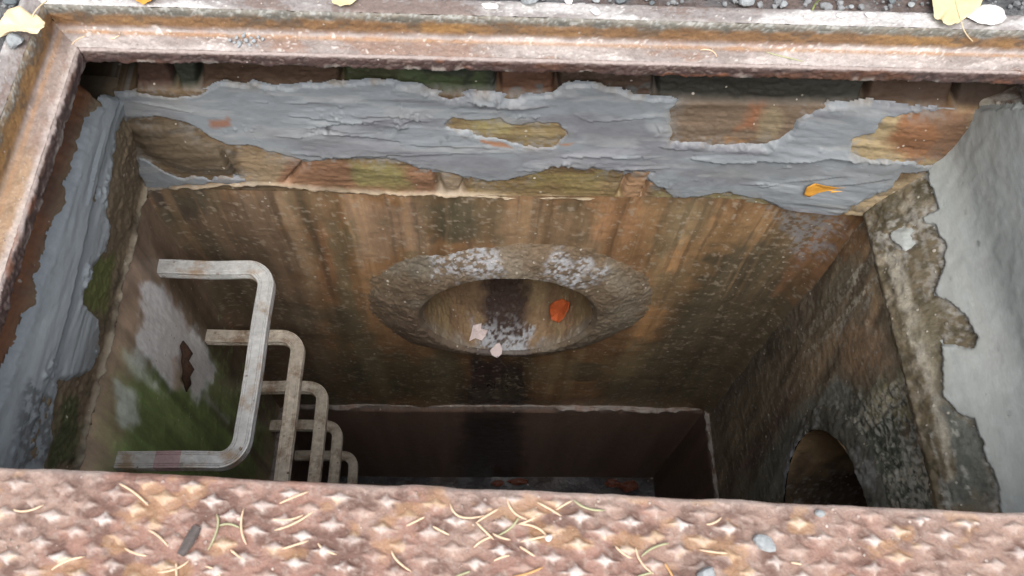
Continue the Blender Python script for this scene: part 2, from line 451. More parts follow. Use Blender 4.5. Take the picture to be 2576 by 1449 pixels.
for di in (0, 1):
    for dj in (0, 1):
        ci, cj = np.floor(i_) + di, np.floor(j_) + dj
        du = np.abs(wu - (ci*la[0] + cj*lb[0]))/.0148; dv = np.abs(wv - (ci*la[1] + cj*lb[1]))/.0080
        wear = _hash(ci, cj, 5)
        h = np.maximum(0, 1 - (du**.72 + dv**.72)**(1/.72))
        rndw = np.where(h > hgt, wear, rndw); hgt = np.maximum(hgt, h)
edge = sst(0, .006, -Vv)
hs = np.minimum(hgt*1.5, .62 + .1*hgt)/.7*sst(.0, .010, -Vv - .001 + .004*fbm(U, U*0, 60, seed=75))
nz = fbm(U, Vv, 60, seed=72, octs=5); hf = fbm(U, Vv, 280, seed=73, octs=3); lo = fbm(U, Vv, 10, seed=74, octs=4)
zt = .0034*hs*(.6 + .6*rndw) + .0004*nz + .00025*hf
zt = zt*edge - .002*(1 - sst(0, .0025, -Vv))
Cm = Matrix.Rotation(ang, 3, 'Z')
X = cmid.x + U*math.cos(ang) - (Vv + .0012*fbm(U, U*0, 22, seed=78))*math.sin(ang)
Y = cmid.y + U*math.sin(ang) + (Vv + .0012*fbm(U, U*0, 22, seed=78)*np.exp(Vv/.01))*math.cos(ang)
P = np.stack([X, Y, CT + zt], -1)
pt = Paint(P, (.265, .145, .110), U, Vv, 77)
pt.mix((.285, .185, .145), sst(-.1, .5, lo)); pt.mix((.12, .055, .038), sst(.0, .6, nz)*.75)
pt.mix((.36, .28, .24), sst(.3, .65, hf)*.5); pt.mix((.085, .042, .03), np.exp(-((hgt - .05)/.06)**2)*.6*sst(-.6, .4, nz))  # last mix: dark rust and painted valley shading round each star
ob = fbm(U, Vv, 34, 50, seed=79, octs=4)
pt.mix((.36, .20, .09), sst(.35, .7, ob)*.5)
pt.mix((.36, .17, .05), sst(.45, .56, U + .05*lo)*np.exp(Vv/.03))
worn = sst(.10, .42, hs + .12*hf)
pt.mix((.42, .32, .27), worn*(.30 + .5*rndw)*(.8 + .3*hf)); pt.mix((.58, .52, .49), sst(.5, .9, hs + .4*hf)*sst(.2, 1.0, rndw + .5*nz)*.75)
pt.mix((.58, .40, .22), worn*sst(.35, .6, ob)*.4)
pt.mix((.50, .42, .38), np.exp(Vv/.004)*.7*sst(-.4, .3, lo))
pt.c[..., 3] = .3 + .5*worn
cover = thing("manhole_cover", "rusty iron chequer plate cover with raised stars pulled partly back over the pit", "manhole cover", (cmid.x, cmid.y, 0))
grid_obj("plate", P, MAT['plate'], cover, pt.c)
# rim and underside of the plate
EV = []
for zz in (CT - .0012, .002):
    for u_, v_ in ((-CW/2, -.0005), (CW/2, -.0005), (CW/2, -CL), (-CW/2, -CL)):
        EV.append((cmid.x + u_*math.cos(ang) - v_*math.sin(ang), cmid.y + u_*math.sin(ang) + v_*math.cos(ang), zz))
cc = np.tile([.10, .055, .04, 0], (8, 1))
mesh_obj("underside", EV, [[0, 1, 5, 4], [1, 2, 6, 5], [2, 3, 7, 6], [3, 0, 4, 7], [4, 5, 6, 7]], MAT['plate'], cover, cc, smooth=False)

# ================================================================== brick walls with fresh mortar
MORTAR = (.208, .228, .246)
def coat(name, P, nrm, pt_sd, base_t, pt, parent, feats, A, B, seed, stretch=(9, 45), edge_px=15, crumb=.006, wave=1.0, least=.0026):
    """a layer of mortar over part of a wall, ragged at its edge"""
    sd = pt_sd + 5*fbm(A, B, 45, seed=seed, octs=3) + 1.0*fbm(A, B, 120, seed=seed + 1, octs=2)
    ed = sst(-4, edge_px, sd)
    h = -.0025 + base_t*ed
    h += ed*wave*(.0040*fbm(A, B, stretch[0]*.6, stretch[1]*.35, seed=seed + 2, octs=2) + .0010*fbm(A, B, stretch[0]*1.6, stretch[1]*1.6, seed=seed + 3, octs=2) + .0004*fbm(A, B, stretch[0]*6, stretch[1]*5, seed=seed + 8, octs=2))
    cr = np.clip(fbm(A, B, 130, seed=seed + 4, octs=3) - .22, 0, .6)
    zone = np.exp(-np.maximum(sd, 0)/13) + .8*sst(.42, .75, fbm(A, B, 14, 26, seed=seed + 6, octs=3))
    h += crumb*cr*zone*ed
    px, py = pt.x, pt.y
    for line, amp, L in feats:
        d, s, t = stepline(px, py, line)
        w = np.clip(np.sin(np.pi*np.clip(t, 0.001, .999)), 0, 1)**.35
        h += np.where(s < 0, amp*1.1, -amp*.6)*np.exp(-d/L)*w*ed
    h = np.where(ed > .5, np.maximum(h, least + .0006*fbm(A, B, 60, seed=seed + 9, octs=2)), h)
    Pm = P + nrm*h[..., None]
    return grid_obj(name, Pm, MAT['mortar'], parent, pt.c, sd > -4)

# ---- far wall
far = thing("brick_wall", "old brickwork below the far frame rail, roughly smeared with fresh grey mortar", "wall", (0, YF, H - DL))
a = lin(-.60, .88, .0019); b = lin(.765, 1.094, .0019)
A, B = np.meshgrid(a, b, indexing='ij')
Yb = .776 - .031*sst(.86, 1.10, B) - .030*sst(.38, .70, A)*sst(.84, .90, B) + .010*sst(-.42, -.53, A)*0
P0 = W(A, Yb, B)
x, y = photo(P0)
M_FAR = [(285, 238), (360, 230), (430, 240), (500, 236), (520, 222), (560, 203), (610, 210), (690, 215), (760, 212), (859, 210), (976, 203), (1059, 215), (1130, 240), (1192, 230), (1276, 240), (1392, 243), (1420, 215), (1492, 211), (1560, 222), (1592, 243), (1712, 250), (1690, 278), (1688, 310), (1697, 335), (1690, 352), (1717, 353), (1834, 360), (1917, 360), (1984, 333), (2004, 300), (2050, 277), (2084, 258), (2150, 253), (2250, 257), (2330, 268), (2400, 275), (2330, 284), (2290, 288), (2230, 297), (2212, 312), (2200, 335), (2152, 350), (2140, 380), (2180, 395), (2250, 403), (2340, 406), (2420, 405), (2360, 440), (2270, 440), (2245, 475), (2190, 500), (2150, 520), (2117, 545), (2084, 565), (2000, 540), (1964, 528), (1930, 515), (1900, 500), (1830, 490), (1760, 498), (1700, 500), (1642, 467), (1626, 447), (1642, 430), (1559, 437), (1459, 423), (1392, 423), (1326, 443), (1276, 455), (1226, 457), (1159, 447), (1099, 430), (1052, 427), (976, 403), (859, 405), (783, 407), (733, 397), (700, 387), (667, 383), (633, 367), (577, 367), (533, 347), (483, 317), (427, 297), (383, 300), (333, 297), (312, 310), (285, 300)]
HOLE1 = [(1126, 317), (1142, 302), (1192, 307), (1259, 300), (1292, 315), (1342, 307), (1399, 313), (1422, 333), (1392, 363), (1326, 363), (1259, 347), (1192, 333)]
M_LOW = [(345, 385), (383, 403), (417, 427), (467, 440), (617, 445), (630, 458), (500, 466), (367, 480), (340, 433)]
sd = np.maximum(np.minimum(sdpoly(x, y, M_FAR), -sdpoly(x, y, HOLE1)), sdpoly(x, y, M_LOW))
sd = np.maximum(sd, sdpoly(x, y, [(2050, 345), (2068, 333), (2100, 336), (2120, 350), (2085, 366)])*0 - 99)
# brick base
bead_y = np.interp(x, [340, 480, 690, 860, 1100, 1500, 1900, 2000, 2200], [470, 468, 462, 474, 486, 500, 517, 535, 560])
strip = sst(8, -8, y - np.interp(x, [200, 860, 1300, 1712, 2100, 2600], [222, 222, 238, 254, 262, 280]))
nz = fbm(A, B, 30, seed=101, octs=5)
Ybr = Yb + .010*strip + .003*nz*strip
joint = lambda cx, w: np.exp(-((x - cx)/w)**2)
for cx, sl in ((432, .5), (500, 0.1), (860, 0), (1252, 0), (1400, 0), (1650, 0), (2196, -.35), (2420, -.3)):
    Ybr += .03*strip*np.exp(-((x - cx - sl*(y - 200))/7)**2)
Ybr += .30*sst(345, 320, x + 14*nz)*sst(238, 228, y)                    # the open corner, where a brick is missing
low = 1 - strip
for cx, sl, w in ((592, .5, 5), (738, -.9, 7), (1098, .3, 9), (1178, -.5, 6), (1578, -.4, 7), (1640, -.5, 5)):
    Ybr += .012*low*sst(360, 400, y)*sst(bead_y - 3, bead_y - 14, y)*np.exp(-((x - cx - sl*(y - 440))/w)**2)
Ybr -= .008*low*sst(-6, 30, sdpoly(x, y, [(318, 310), (427, 300), (533, 350), (590, 372), (600, 440), (467, 437), (383, 400), (345, 370)]))
Ybr += .0009*fbm(A, B, 12, 90, seed=104, octs=3) + .0006*fbm(A, B, 200, seed=105, octs=2)
bead = np.exp(-((y - bead_y + 5*fbm(A, A*0, 14, seed=106, octs=3))/4)**2)
Ybr -= .006*bead*(1 + .5*fbm(A, B, 60, seed=107, octs=2))
P = W(A, Ybr, B)
pt = Paint(P0, (.155, .100, .052), A, B, 110)
pt.stain([(300, 290), (430, 290), (540, 350), (592, 370), (600, 450), (460, 440), (340, 400), (310, 340)], (.125, .090, .055), 8, 10)
pt.stain([(594, 365), (740, 390), (730, 460), (620, 450)], (.25, .175, .10), 8, 10)
pt.stain([(735, 395), (1100, 420), (1100, 490), (700, 465)], (.23, .115, .060), 8, 10)
pt.stain([(880, 405), (1020, 415), (1040, 470), (900, 470)], (.22, .185, .065), 16, 14)
pt.stain([(1100, 430), (1180, 440), (1170, 490), (1100, 490)], (.27, .20, .13), 8, 8)
pt.stain([(1180, 455), (1400, 425), (1580, 435), (1570, 505), (1170, 490)], (.20, .135, .055), 10, 10)
pt.stain([(1330, 425), (1520, 430), (1500, 470), (1340, 470)], (.235, .175, .06), 14, 16)
pt.stain([(1570, 435), (1660, 430), (1620, 500), (1565, 500)], (.30, .17, .085), 8, 8)
pt.stain([(1640, 480), (1930, 490), (1930, 520), (1640, 510)], (.22, .18, .08), 8, 8)
pt.stain(HOLE1, (.27, .20, .085), 30, 10); pt.stain([(1140, 300), (1290, 300), (1280, 345), (1200, 330)], (.26, .22, .085), 14, 14, .8)
pt.stain([(1690, 245), (2100, 250), (2000, 370), (1690, 370)], (.19, .130, .085), 10, 8)
pt.stain([(1900, 270), (1990, 290), (1960, 350), (1900, 350)], (.27, .21, .12), 14, 16, .8)
pt.stain([(1890, 262), (1925, 262), (1900, 330), (1850, 330)], (.30, .11, .045), 12, 10, .8)
pt.stain([(1830, 345), (1900, 345), (1870, 365), (1820, 362)], (.32, .16, .06), 8, 6, .7)
pt.stain([(2130, 270), (2500, 260), (2420, 420), (2130, 410)], (.36, .27, .14), 8, 8)
pt.stain([(2270, 275), (2460, 270), (2400, 400), (2280, 400), (2220, 360)], (.27, .115, .045), 22, 20)
pt.stain([(2350, 290), (2480, 280), (2420, 380), (2360, 380)], (.19, .11, .065), 16, 20, .7)
pt.stain([(2150, 480), (2360, 420), (2400, 560), (2100, 570)], (.36, .27, .155), 12, 12)
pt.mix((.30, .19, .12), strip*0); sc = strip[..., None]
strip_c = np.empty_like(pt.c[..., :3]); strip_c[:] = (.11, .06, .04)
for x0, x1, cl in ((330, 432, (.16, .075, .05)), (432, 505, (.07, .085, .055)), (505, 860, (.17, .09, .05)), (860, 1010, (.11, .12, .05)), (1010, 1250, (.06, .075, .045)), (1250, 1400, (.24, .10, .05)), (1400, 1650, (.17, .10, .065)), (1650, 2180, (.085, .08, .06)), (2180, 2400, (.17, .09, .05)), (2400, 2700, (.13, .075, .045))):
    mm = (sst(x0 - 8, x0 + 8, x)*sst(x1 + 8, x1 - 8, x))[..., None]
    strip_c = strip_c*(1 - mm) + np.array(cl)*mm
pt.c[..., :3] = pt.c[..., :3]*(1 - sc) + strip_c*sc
pt.mix((.19, .205, .21), strip*sst(1680, 1600, x)*sst(0, .35, fbm(A, B, 60, seed=113, octs=4) + 1.3*sst(205, 245, y) - 1.0)*.85)
pt.mul(1 - .85*sst(350, 325, x + 14*nz)*sst(240, 232, y))  # shade inside the open corner, painted into the colour
pt.mul(1 - .55*strip)  # shade under the frame overhang, painted into the brick strip
pt.mix((.060, .085, .030), strip*sst(.1, .5, fbm(A, B, 22, seed=114, octs=4))*sst(830, 900, x)*sst(1240, 1200, x)*.8)
pt.mix((.42, .33, .23), bead*.85)
pt.mix((.23, .225, .215), np.exp(-np.maximum(-sd, 0)/16)*sst(-.1, .5, pt.n*.7 + pt.hf*.6)*.7*low)
pt.mul(1 + .30*fbm(A, B, 14, 160, seed=112, octs=3)*low); pt.c[..., 3] = .35*low
lum = pt.c[..., :3].mean(-1, keepdims=True); pt.c[..., :3] = (pt.c[..., :3]*.8 + lum*np.array([.23, .20, .16]))*.86
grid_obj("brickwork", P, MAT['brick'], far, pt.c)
pm = Paint(P0, MORTAR, A, B, 120)
pm.mix((.165, .168, .184), .8*sst(-.1, .5, fbm(A, B, 8, 30, seed=121)))
pm.mix((.29, .30, .305), .6*sst(.2, .6, fbm(A, B, 10, 70, seed=122)))
pm.stain([(530, 300), (570, 295), (585, 312), (560, 320), (535, 316)], (.24, .11, .065), 6, 11, .85)
pm.stain([(1210, 350), (1270, 358), (1290, 368), (1240, 362)], (.28, .15, .09), 3, 3); pm.stain([(1395, 360), (1450, 355), (1430, 364)], (.27, .15, .09), 3, 3)
pm.stain([(640, 330), (900, 330), (1150, 395), (1420, 400), (1700, 400), (1640, 440), (1300, 445), (1050, 415), (800, 395)], (.165, .166, .182), 26, 26, .75)
pm.stain([(1440, 285), (1620, 300), (1660, 345), (1480, 350)], (.150, .152, .166), 14, 12, .7)
pm.stain([(1180, 250), (1400, 262), (1300, 272), (1190, 264)], (.13, .13, .14), 4, 4, .8)
pm.stain([(1720, 405), (2350, 418), (2200, 450), (1800, 445)], (.165, .172, .178), 14, 14, .7)
for nx, ny in ((825, 318), (1125, 343), (1110, 352), (1250, 246)):
    pm.stain([(nx - 6, ny - 3), (nx + 4, ny - 5), (nx + 1, ny + 7)], (.06, .06, .065), 4, 5, .8)
inn = np.maximum(sd, 0)
pm.mix((.20, .165, .125), np.exp(-inn/8)*sst(-.1, .5, -pm.n)*.75)
pm.mix((.30, .31, .32), np.exp(-inn/10)*sst(.1, .5, pm.hf)*.5)
pm.c[..., 3] = .5
FEATS = [([(300, 245), (420, 268), (545, 292)], .004, 10), ([(859, 386), (1000, 385), (1200, 383), (1340, 380)], .0025, 16),
         ([(1180, 250), (1280, 262), (1390, 266)], .006, 9), ([(1010, 250), (1005, 310), (985, 340)], .003, 12),
         ([(1120, 412), (1260, 430), (1410, 420)], .0030, 12), ([(1420, 272), (1480, 302), (1540, 300), (1650, 292)], .0045, 12),
         ([(1735, 395), (1820, 405), (1920, 398), (2040, 396), (2090, 388), (2200, 408), (2355, 412)], .009, 30),
         ([(1410, 390), (1520, 386), (1640, 392)], .004, 10), ([(1800, 440), (1900, 428), (2000, 420)], .003, 8),
         ([(1900, 470), (2000, 452), (2120, 440)], .003, 8), ([(1780, 460), (1880, 462), (1960, 455)], .003, 8), ([(600, 372), (760, 385), (880, 395)], .0025, 10),
         ([(1645, 300), (1660, 330), (1620, 360)], .003, 10), ([(830, 390), (900, 388)], .002, 6)]
rf = random.Random(77)
for k in range(26):
    cx = rf.uniform(420, 2300); cy = np.interp(cx, [300, 1200, 1700, 2300], [275, 330, 420, 445]) + rf.uniform(-55, 40); L_ = rf.uniform(35, 130); sl = rf.uniform(-.12, .16); bow = rf.uniform(-8, 8)
    FEATS.append(([(cx - L_, cy - sl*L_), (cx - L_*.3, cy - sl*L_*.3 + bow), (cx + L_*.35, cy + sl*L_*.35 + bow), (cx + L_, cy + sl*L_)], rf.uniform(.0012, .0032)*rf.choice((1, 1, -1)), rf.uniform(5, 11)))
mort = coat("mortar", P0, np.array([0, -1, 0]), sd, .0055, pm, far, FEATS, A, B, 130)

# ---- left wall
lft = thing("brick_wall", "narrow brickwork under the left frame rail with a bluish grey mortar band", "wall", (XL, .2, H - DL))
a = lin(NEAR, .80, .0024); b = lin(.765, 1.094, .0021)
A, B = np.meshgrid(a, b, indexing='ij')
Xb = -.524 + .010*sst(.84, .9, B) - .018*sst(.95, 1.09, B)
P0 = W(Xb, A, B); x, y = photo(P0)
M_LEFT = [(258, 243), (330, 240), (345, 262), (310, 300), (290, 350), (287, 400), (273, 483), (266, 533), (277, 570), (267, 630), (230, 673), (213, 733), (207, 760), (240, 800), (250, 833), (250, 890), (227, 933), (173, 963), (150, 950), (135, 1050), (130, 1110), (113, 1170), (60, 1300), (-120, 1300), (-60, 1100), (10, 926), (57, 816), (83, 717), (108, 643), (127, 583), (157, 483), (200, 340), (222, 285)]
sd = sdpoly(x, y, M_LEFT)
nz = fbm(A, B, 30, seed=201, octs=5)
Xr = Xb - .012*sst(.86, .84, B) + .003*nz + .0016*fbm(A, B, 150, seed=202, octs=3)
Xr -= .30*sst(.745, .765, A + .01*nz)*sst(.895, .88, B)
bead_l = np.exp(-((B - 1.085 + .004*nz)/.006)**2); Xr += .006*bead_l*(1 + .5*fbm(A, B, 60, seed=203, octs=2))
pt = Paint(P0, (.19, .145, .095), A, B, 210)
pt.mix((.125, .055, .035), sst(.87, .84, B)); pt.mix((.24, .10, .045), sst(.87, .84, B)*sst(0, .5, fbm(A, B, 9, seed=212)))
pt.stain([(235, 640), (290, 650), (270, 800), (205, 760), (205, 700)], (.13, .15, .045), 18, 20, .9)
pt.stain([(150, 1000), (210, 990), (190, 1170), (120, 1170)], (.085, .10, .045), 14, 18, .9)
pt.mul(1 - .85*sst(.73, .76, A)*sst(.91, .88, B)); pt.mix((.42, .37, .29), bead_l*.7); pt.mix((.08, .065, .045), sst(1.02, 1.07, B)*sst(.1, .5, nz)*.7)  # the mul paints the open corner's shade into the brick colour
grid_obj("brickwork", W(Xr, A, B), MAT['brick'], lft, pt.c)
pm = Paint(P0, (.33, .365, .39), A, B, 220); pm.c[..., 3] = .5  # same mortar as the far wall, painted paler in place of light
pm.mix((.26, .29, .315), .6*sst(-.1, .5, fbm(A, B, 8, 30, seed=221)))
pm.stain([(60, 960), (140, 990), (130, 1170), (20, 1180), (20, 1060)], (.12, .13, .135), 12, 22, .8, speck=.1)
ridge = [(286, 262), (262, 330), (232, 450), (205, 560), (176, 680), (150, 800), (120, 930), (70, 1080)]
coat("mortar", P0, np.array([1, 0, 0]), sd, .009, pm, lft, [(ridge, -.006, 20), ([(250, 330), (225, 420), (205, 520)], .003, 8)], A, B, 230, stretch=(7, 40), crumb=.007)

# ---- right wall
rgt = thing("brick_wall", "brickwork at the right edge under smoothly trowelled pale mortar", "wall", (XR, .2, H - DL))
a = lin(NEAR, .80, .0026); b = lin(.765, 1.094, .0022)
A, B = np.meshgrid(a, b, indexing='ij')
Xb = .716 - .006*sst(.8, 1.0, B) - .078*sst(.925, 1.094, B)
P0 = W(Xb, A, B); x, y = photo(P0)
M_RIGHT = [(2380, 268), (2340, 340), (2330, 408), (2330, 450), (2342, 483), (2358, 520), (2312, 545), (2330, 566), (2352, 570), (2372, 616), (2364, 690), (2345, 740), (2372, 760), (2430, 800), (2458, 850), (2450, 868), (2358, 850), (2366, 930), (2368, 1000), (2410, 1045), (2450, 1062), (2470, 1133), (2497, 1193), (2512, 1256), (2540, 1420), (2900, 1420), (2900, 240), (2560, 262)]
PATCH = [(2220, 580), (2250, 568), (2292, 572), (2298, 610), (2280, 648), (2262, 626), (2240, 612)]
sd = np.maximum(sdpoly(x, y, M_RIGHT), sdpoly(x, y, PATCH))
nz = fbm(A, B, 30, seed=301, octs=5)
Xr = Xb + .045*sst(.874, .850, B + .003*fbm(A, A*0, 7, seed=303, octs=2)) - .003*nz - .0010*fbm(A, B, 120, seed=302, octs=3)
bead_r = np.exp(-((B - 1.083 + .004*nz)/.006)**2); Xr -= .003*bead_r
pt = Paint(P0, (.145, .115, .070), A, B, 310)
pt.mix((.29, .25, .185), sst(0.05, .5, fbm(A, B, 45, seed=313, octs=5))*.7); pt.mix((.075, .062, .036), sst(.05, .5, fbm(A, B, 55, seed=312, octs=5))*.8)
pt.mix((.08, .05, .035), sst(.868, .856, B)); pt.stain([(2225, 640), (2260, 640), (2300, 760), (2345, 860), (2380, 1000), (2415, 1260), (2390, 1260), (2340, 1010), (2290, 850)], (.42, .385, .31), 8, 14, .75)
pt.mix((.40, .385, .35), np.exp(-np.maximum(-sd, 0)/34)*sst(-.3, .5, pt.hf + .6*pt.n)*.85)
pt.stain([(2300, 780), (2360, 760), (2400, 1000), (2350, 1010)], (.16, .135, .085), 20, 30, .8)
pt.stain([(2380, 1030), (2480, 1100), (2500, 1240), (2400, 1250)], (.105, .115, .10), 18, 26, .9)
for pl in ([(2262, 1120), (2270, 1122), (2288, 1200), (2304, 1270), (2296, 1270), (2278, 1200)], [(2342, 1090), (2352, 1090), (2372, 1180), (2390, 1280), (2378, 1280), (2358, 1180)], [(2396, 1060), (2404, 1060), (2408, 1150), (2400, 1180)], [(2420, 1170), (2432, 1170), (2444, 1250), (2432, 1250)], [(2150, 760), (2158, 764), (2100, 850), (2094, 846)], [(2200, 700), (2210, 704), (2180, 780), (2172, 776)]):
    pt.stain(pl, (.42, .41, .36), 5, 7, .8, speck=.1)
grid_obj("brickwork", W(Xr, A, B), MAT['rough'], rgt, pt.c)
pm = Paint(P0, (.405, .43, .415), A, B, 320); pm.c[..., 3] = .45  # same mortar again, the stronger light on this side painted in as paler grey
pm.mix((.28, .295, .285), .55*sst(0, .55, fbm(A, B, 9, 13, seed=323, octs=5))); pm.mix((.42, .43, .41), .45*sst(.15, .5, fbm(A, B, 2.5, 45, seed=324, octs=3)))
for nx, ny in ((2438, 534), (2560, 660), (2400, 700), (2520, 880), (2470, 612), (2550, 1040)):
    pm.stain([(nx - 4, ny - 6), (nx + 3, ny - 7), (nx + 3, ny + 6), (nx - 3, ny + 7)], (.12, .125, .12), 3, 5, .7)
pm.mix((.20, .185, .15), np.exp(-np.maximum(sd, 0)/14)*sst(-.2, .4, pm.hf*.8 - pm.n)*.8)
pm.mix((.36, .38, .37), .7*sst(-.1, .5, fbm(A, B, 6, 12, seed=321))); pm.mix((.40, .41, .39), .5*sst(.25, .5, fbm(A, B, 14, 40, seed=322)))
coat("mortar", P0, np.array([-1, 0, 0]), sd, .0042, pm, rgt, [([(2345, 480), (2400, 640), (2450, 830), (2460, 980), (2500, 1180)], .0014, 34), ([(2390, 1130), (2420, 1120), (2460, 1125)], .003, 7)], A, B, 330, stretch=(4, 14), crumb=.005, wave=.45, edge_px=26, least=.0048)

# ---- near side, mostly under the cover: closes the pit
a = lin(-.60, .88, .02); b = lin(.765, DF + .02, .02)
A, B = np.meshgrid(a, b, indexing='ij')
P = W(A, NEAR - .01 + .004*fbm(A, B, 20, seed=350), B)
c = np.ones(P.shape[:2] + (4,)); c[..., :3] = (.14, .10, .065); c[..., 3] = .2
nearw = grid_obj("wall", P, MAT['concrete'], None, c); tag(nearw, kind="structure")

# ================================================================== concrete shaft
PC, PR = (.064, H - 1.506), .176             # pipe through the far wall: centre and bore
SC, SR = (.282, H - 1.478), .186             # pipe through the right wall: (Y, z)

# ---- far concrete wall
a = lin(XL - .02, XR + .02, .0028); b = lin(DL - .004, DJ + .004, .0028)
A, B = np.meshgrid(a, b, indexing='ij')
Yw = np.full(A.shape, YF) + .004*fbm(A, B, 6, seed=401, octs=3) + .0004*fbm(A, B, 90, seed=402, octs=4)
Yw -= .012*np.exp(-(A - XL)/.012) + .022*np.exp(-(XR - A)/.02)
P = W(A, Yw, B); Pf = W(A, np.full(A.shape, YF), B)
strk = fbm(A, B, 42, 1.6, seed=405, octs=4); strk2 = fbm(A, B, 16, .9, seed=406, octs=3)
pt = Paint(Pf, (.215, .122, .061), A, B, 410)
pt.n = pt.n*.6 + strk*.7
pt.stain([(360, 470), (700, 465), (770, 700), (850, 1010), (690, 1010), (480, 700)], (.145, .098, .064), 40, 40)
pt.stain([(740, 480), (840, 490), (870, 640), (870, 900), (790, 700)], (.235, .125, .065), 30, 36, .8)
pt.stain([(690, 490), (730, 490), (800, 700), (830, 900), (780, 760)], (.30, .21, .13), 14, 16, .6)
pt.stain([(880, 500), (1090, 500), (1070, 620), (900, 660)], (.23, .15, .095), 20, 30)
pt.stain([(840, 560), (885, 560), (890, 1000), (850, 1000)], (.115, .095, .055), 20, 20, .8)
pt.stain([(1085, 500), (1200, 505), (1210, 600), (1090, 600)], (.095, .080, .052), 16, 20, .9)
pt.stain([(1200, 505), (1480, 515), (1500, 640), (1250, 620)], (.22, .145, .085), 20, 30)
pt.stain([(1480, 515), (1660, 520), (1640, 590), (1500, 580)], (.28, .155, .08), 18, 30, .8)
pt.stain([(1640, 520), (1990, 530), (1900, 640), (1700, 770), (1640, 850), (1570, 900), (1640, 760)], (.275, .17, .085), 24, 34, .9)
pt.stain([(1700, 530), (1760, 530), (1690, 700), (1660, 720)], (.31, .22, .12), 12, 20, .6)
pt.stain([(1700, 640), (1760, 560), (1640, 860), (1560, 920)], (.32, .165, .07), 14, 20, .6)
pt.stain([(1780, 640), (1960, 600), (2100, 560), (1990, 800), (1800, 1030), (1480, 1010), (1560, 920), (1700, 800)], (.105, .082, .052), 34, 40)
pt.stain([(2000, 560), (2150, 540), (2050, 680), (1960, 740)], (.20, .105, .055), 20, 30, .8)
pt.stain([(880, 800), (960, 880), (1180, 910), (1180, 1020), (720, 1005), (870, 990)], (.115, .088, .050), 30, 30)
pt.stain([(1185, 900), (1335, 900), (1330, 1060), (1150, 1060)], (.036, .025, .023), 26, 16, .97, wet=.8)
pt.stain([(1310, 910), (1640, 880), (1600, 960), (1330, 970)], (.20, .15, .08), 22, 26, .7)
pt.stain([(380, 470), (520, 480), (500, 560), (420, 540)], (.05, .042, .035), 14, 24, .8)
lines = fbm(A + .006*fbm(A, B, 5, seed=431), B, 110, 1.1, seed=432, octs=3); fade = sst(1.75, 1.12, B + .25*fbm(A, A*0, 30, seed=433))
pt.mix((.32, .205, .11), sst(.30, .62, lines)*fade*.4); pt.mix((.07, .05, .035), sst(.30, .62, -lines)*fade*.5)
cloud = fbm(A, B, 11, 7, seed=434, octs=5)
pt.mix((.105, .088, .055), sst(.05, .6, cloud)*.55)
pt.mul(1.1*np.clip(1 + .24*strk + .18*strk2, .4, 1.7))
pt.stain([(1940, 522), (2125, 540), (2095, 610), (2010, 665), (1985, 600)], (.26, .26, .27), 14, 22, .75, speck=0.05)
pt.mix((.40, .33, .25), .5*sst(.55, .8, fbm(A, B, 120, seed=412, octs=3)))
pt.c[..., 3] = np.maximum(pt.c[..., 3], .45)
rr = np.hypot(A - PC[0], (H - B) - PC[1])
fw = thing("concrete_wall", "brown streaked concrete shaft wall at the far side, pierced by the mortared drain pipe", "wall", (0, YF, ZJ))
grid_obj("concrete_face", P, MAT['concrete'], fw, pt.c, rr > PR + .035)

# ---- pipe collar and bore
pipe = thing("drain_pipe", "round drain pipe mouth in a rough flared mortar collar on the far wall", "pipe", (PC[0], YF, PC[1]))
th = np.linspace(0, 2*np.pi, 521); t = np.linspace(0, 1, 70)
T_, TH = np.meshgrid(t, th, indexing='ij')
wob = 1 + .055*fbm(np.cos(TH)*.3, np.sin(TH)*.3, 6, seed=501, octs=3)
rx = (.314*wob)*(1 - T_) + PR*T_; rz = (.272*wob)*(1 - T_) + PR*T_
X = PC[0] + rx*np.cos(TH); Z = PC[1] + .014*(1 - T_) + rz*np.sin(TH)
prof = np.sin(np.clip(T_/.93, 0, 1)*np.pi/2)**1.5
Yc = YF + .004 - .033*prof + .010*sst(.90, 1.0, T_)**2
rough = .0019*fbm(X, Z, 30, seed=502, octs=3) + .0013*fbm(X, Z, 190, seed=503, octs=3)
Yc = Yc - rough*sst(0, .12, T_)*(1 - .6*sst(.85, 1, T_))
P = np.stack([X, Yc, Z], -1)
pt = Paint(P, (.168, .125, .085), X, Z, 510)
pt.mix((.225, .19, .145), sst(0, .5, fbm(X, Z, 18, seed=512, octs=4))*.7); pt.mix((.12, .088, .06), sst(0, .5, fbm(X, Z, 26, seed=513, octs=4))*.7)
pt.stain([(890, 740), (1060, 800), (1200, 900), (1000, 900), (900, 830)], (.15, .105, .075), 24, 20, .8)
pt.stain([(1500, 600), (1660, 720), (1640, 840), (1500, 870), (1560, 750)], (.22, .19, .145), 24, 20, .7)
pt.mix((.17, .118, .072), sst(.42, .0, T_ + .16*pt.n)*.9)
pt.stain([(960, 640), (1090, 605), (1090, 690), (980, 690)], (.16, .145, .115), 16, 16, .7)
for pl in ([(1095, 592), (1200, 596), (1245, 640), (1265, 690), (1230, 702), (1100, 690)], [(1345, 650), (1420, 640), (1515, 680), (1480, 712), (1410, 718), (1370, 690)]):
    pt.stain(pl, (.40, .41, .44), 18, 24, .8, speck=.04)
pt.stain([(1180, 860), (1330, 860), (1340, 905), (1190, 905)], (.06, .045, .045), 14, 12, .7, wet=.8)
pt.c[..., 3] = np.maximum(pt.c[..., 3], .25)
grid_obj("collar", P, MAT['rough'], pipe, pt.c)
ys = np.concatenate([lin(YF - .020, YF + .2, .004), lin(YF + .21, YF + .8, .02)])
Yg, TH = np.meshgrid(ys, np.linspace(0, 2*np.pi, 421), indexing='ij')
q = fbm(TH, Yg, 6, 18, seed=521, octs=4)
rad = PR*(1 + .012*q) - .0015*fbm(TH, Yg, 40, 150, seed=522, octs=3)
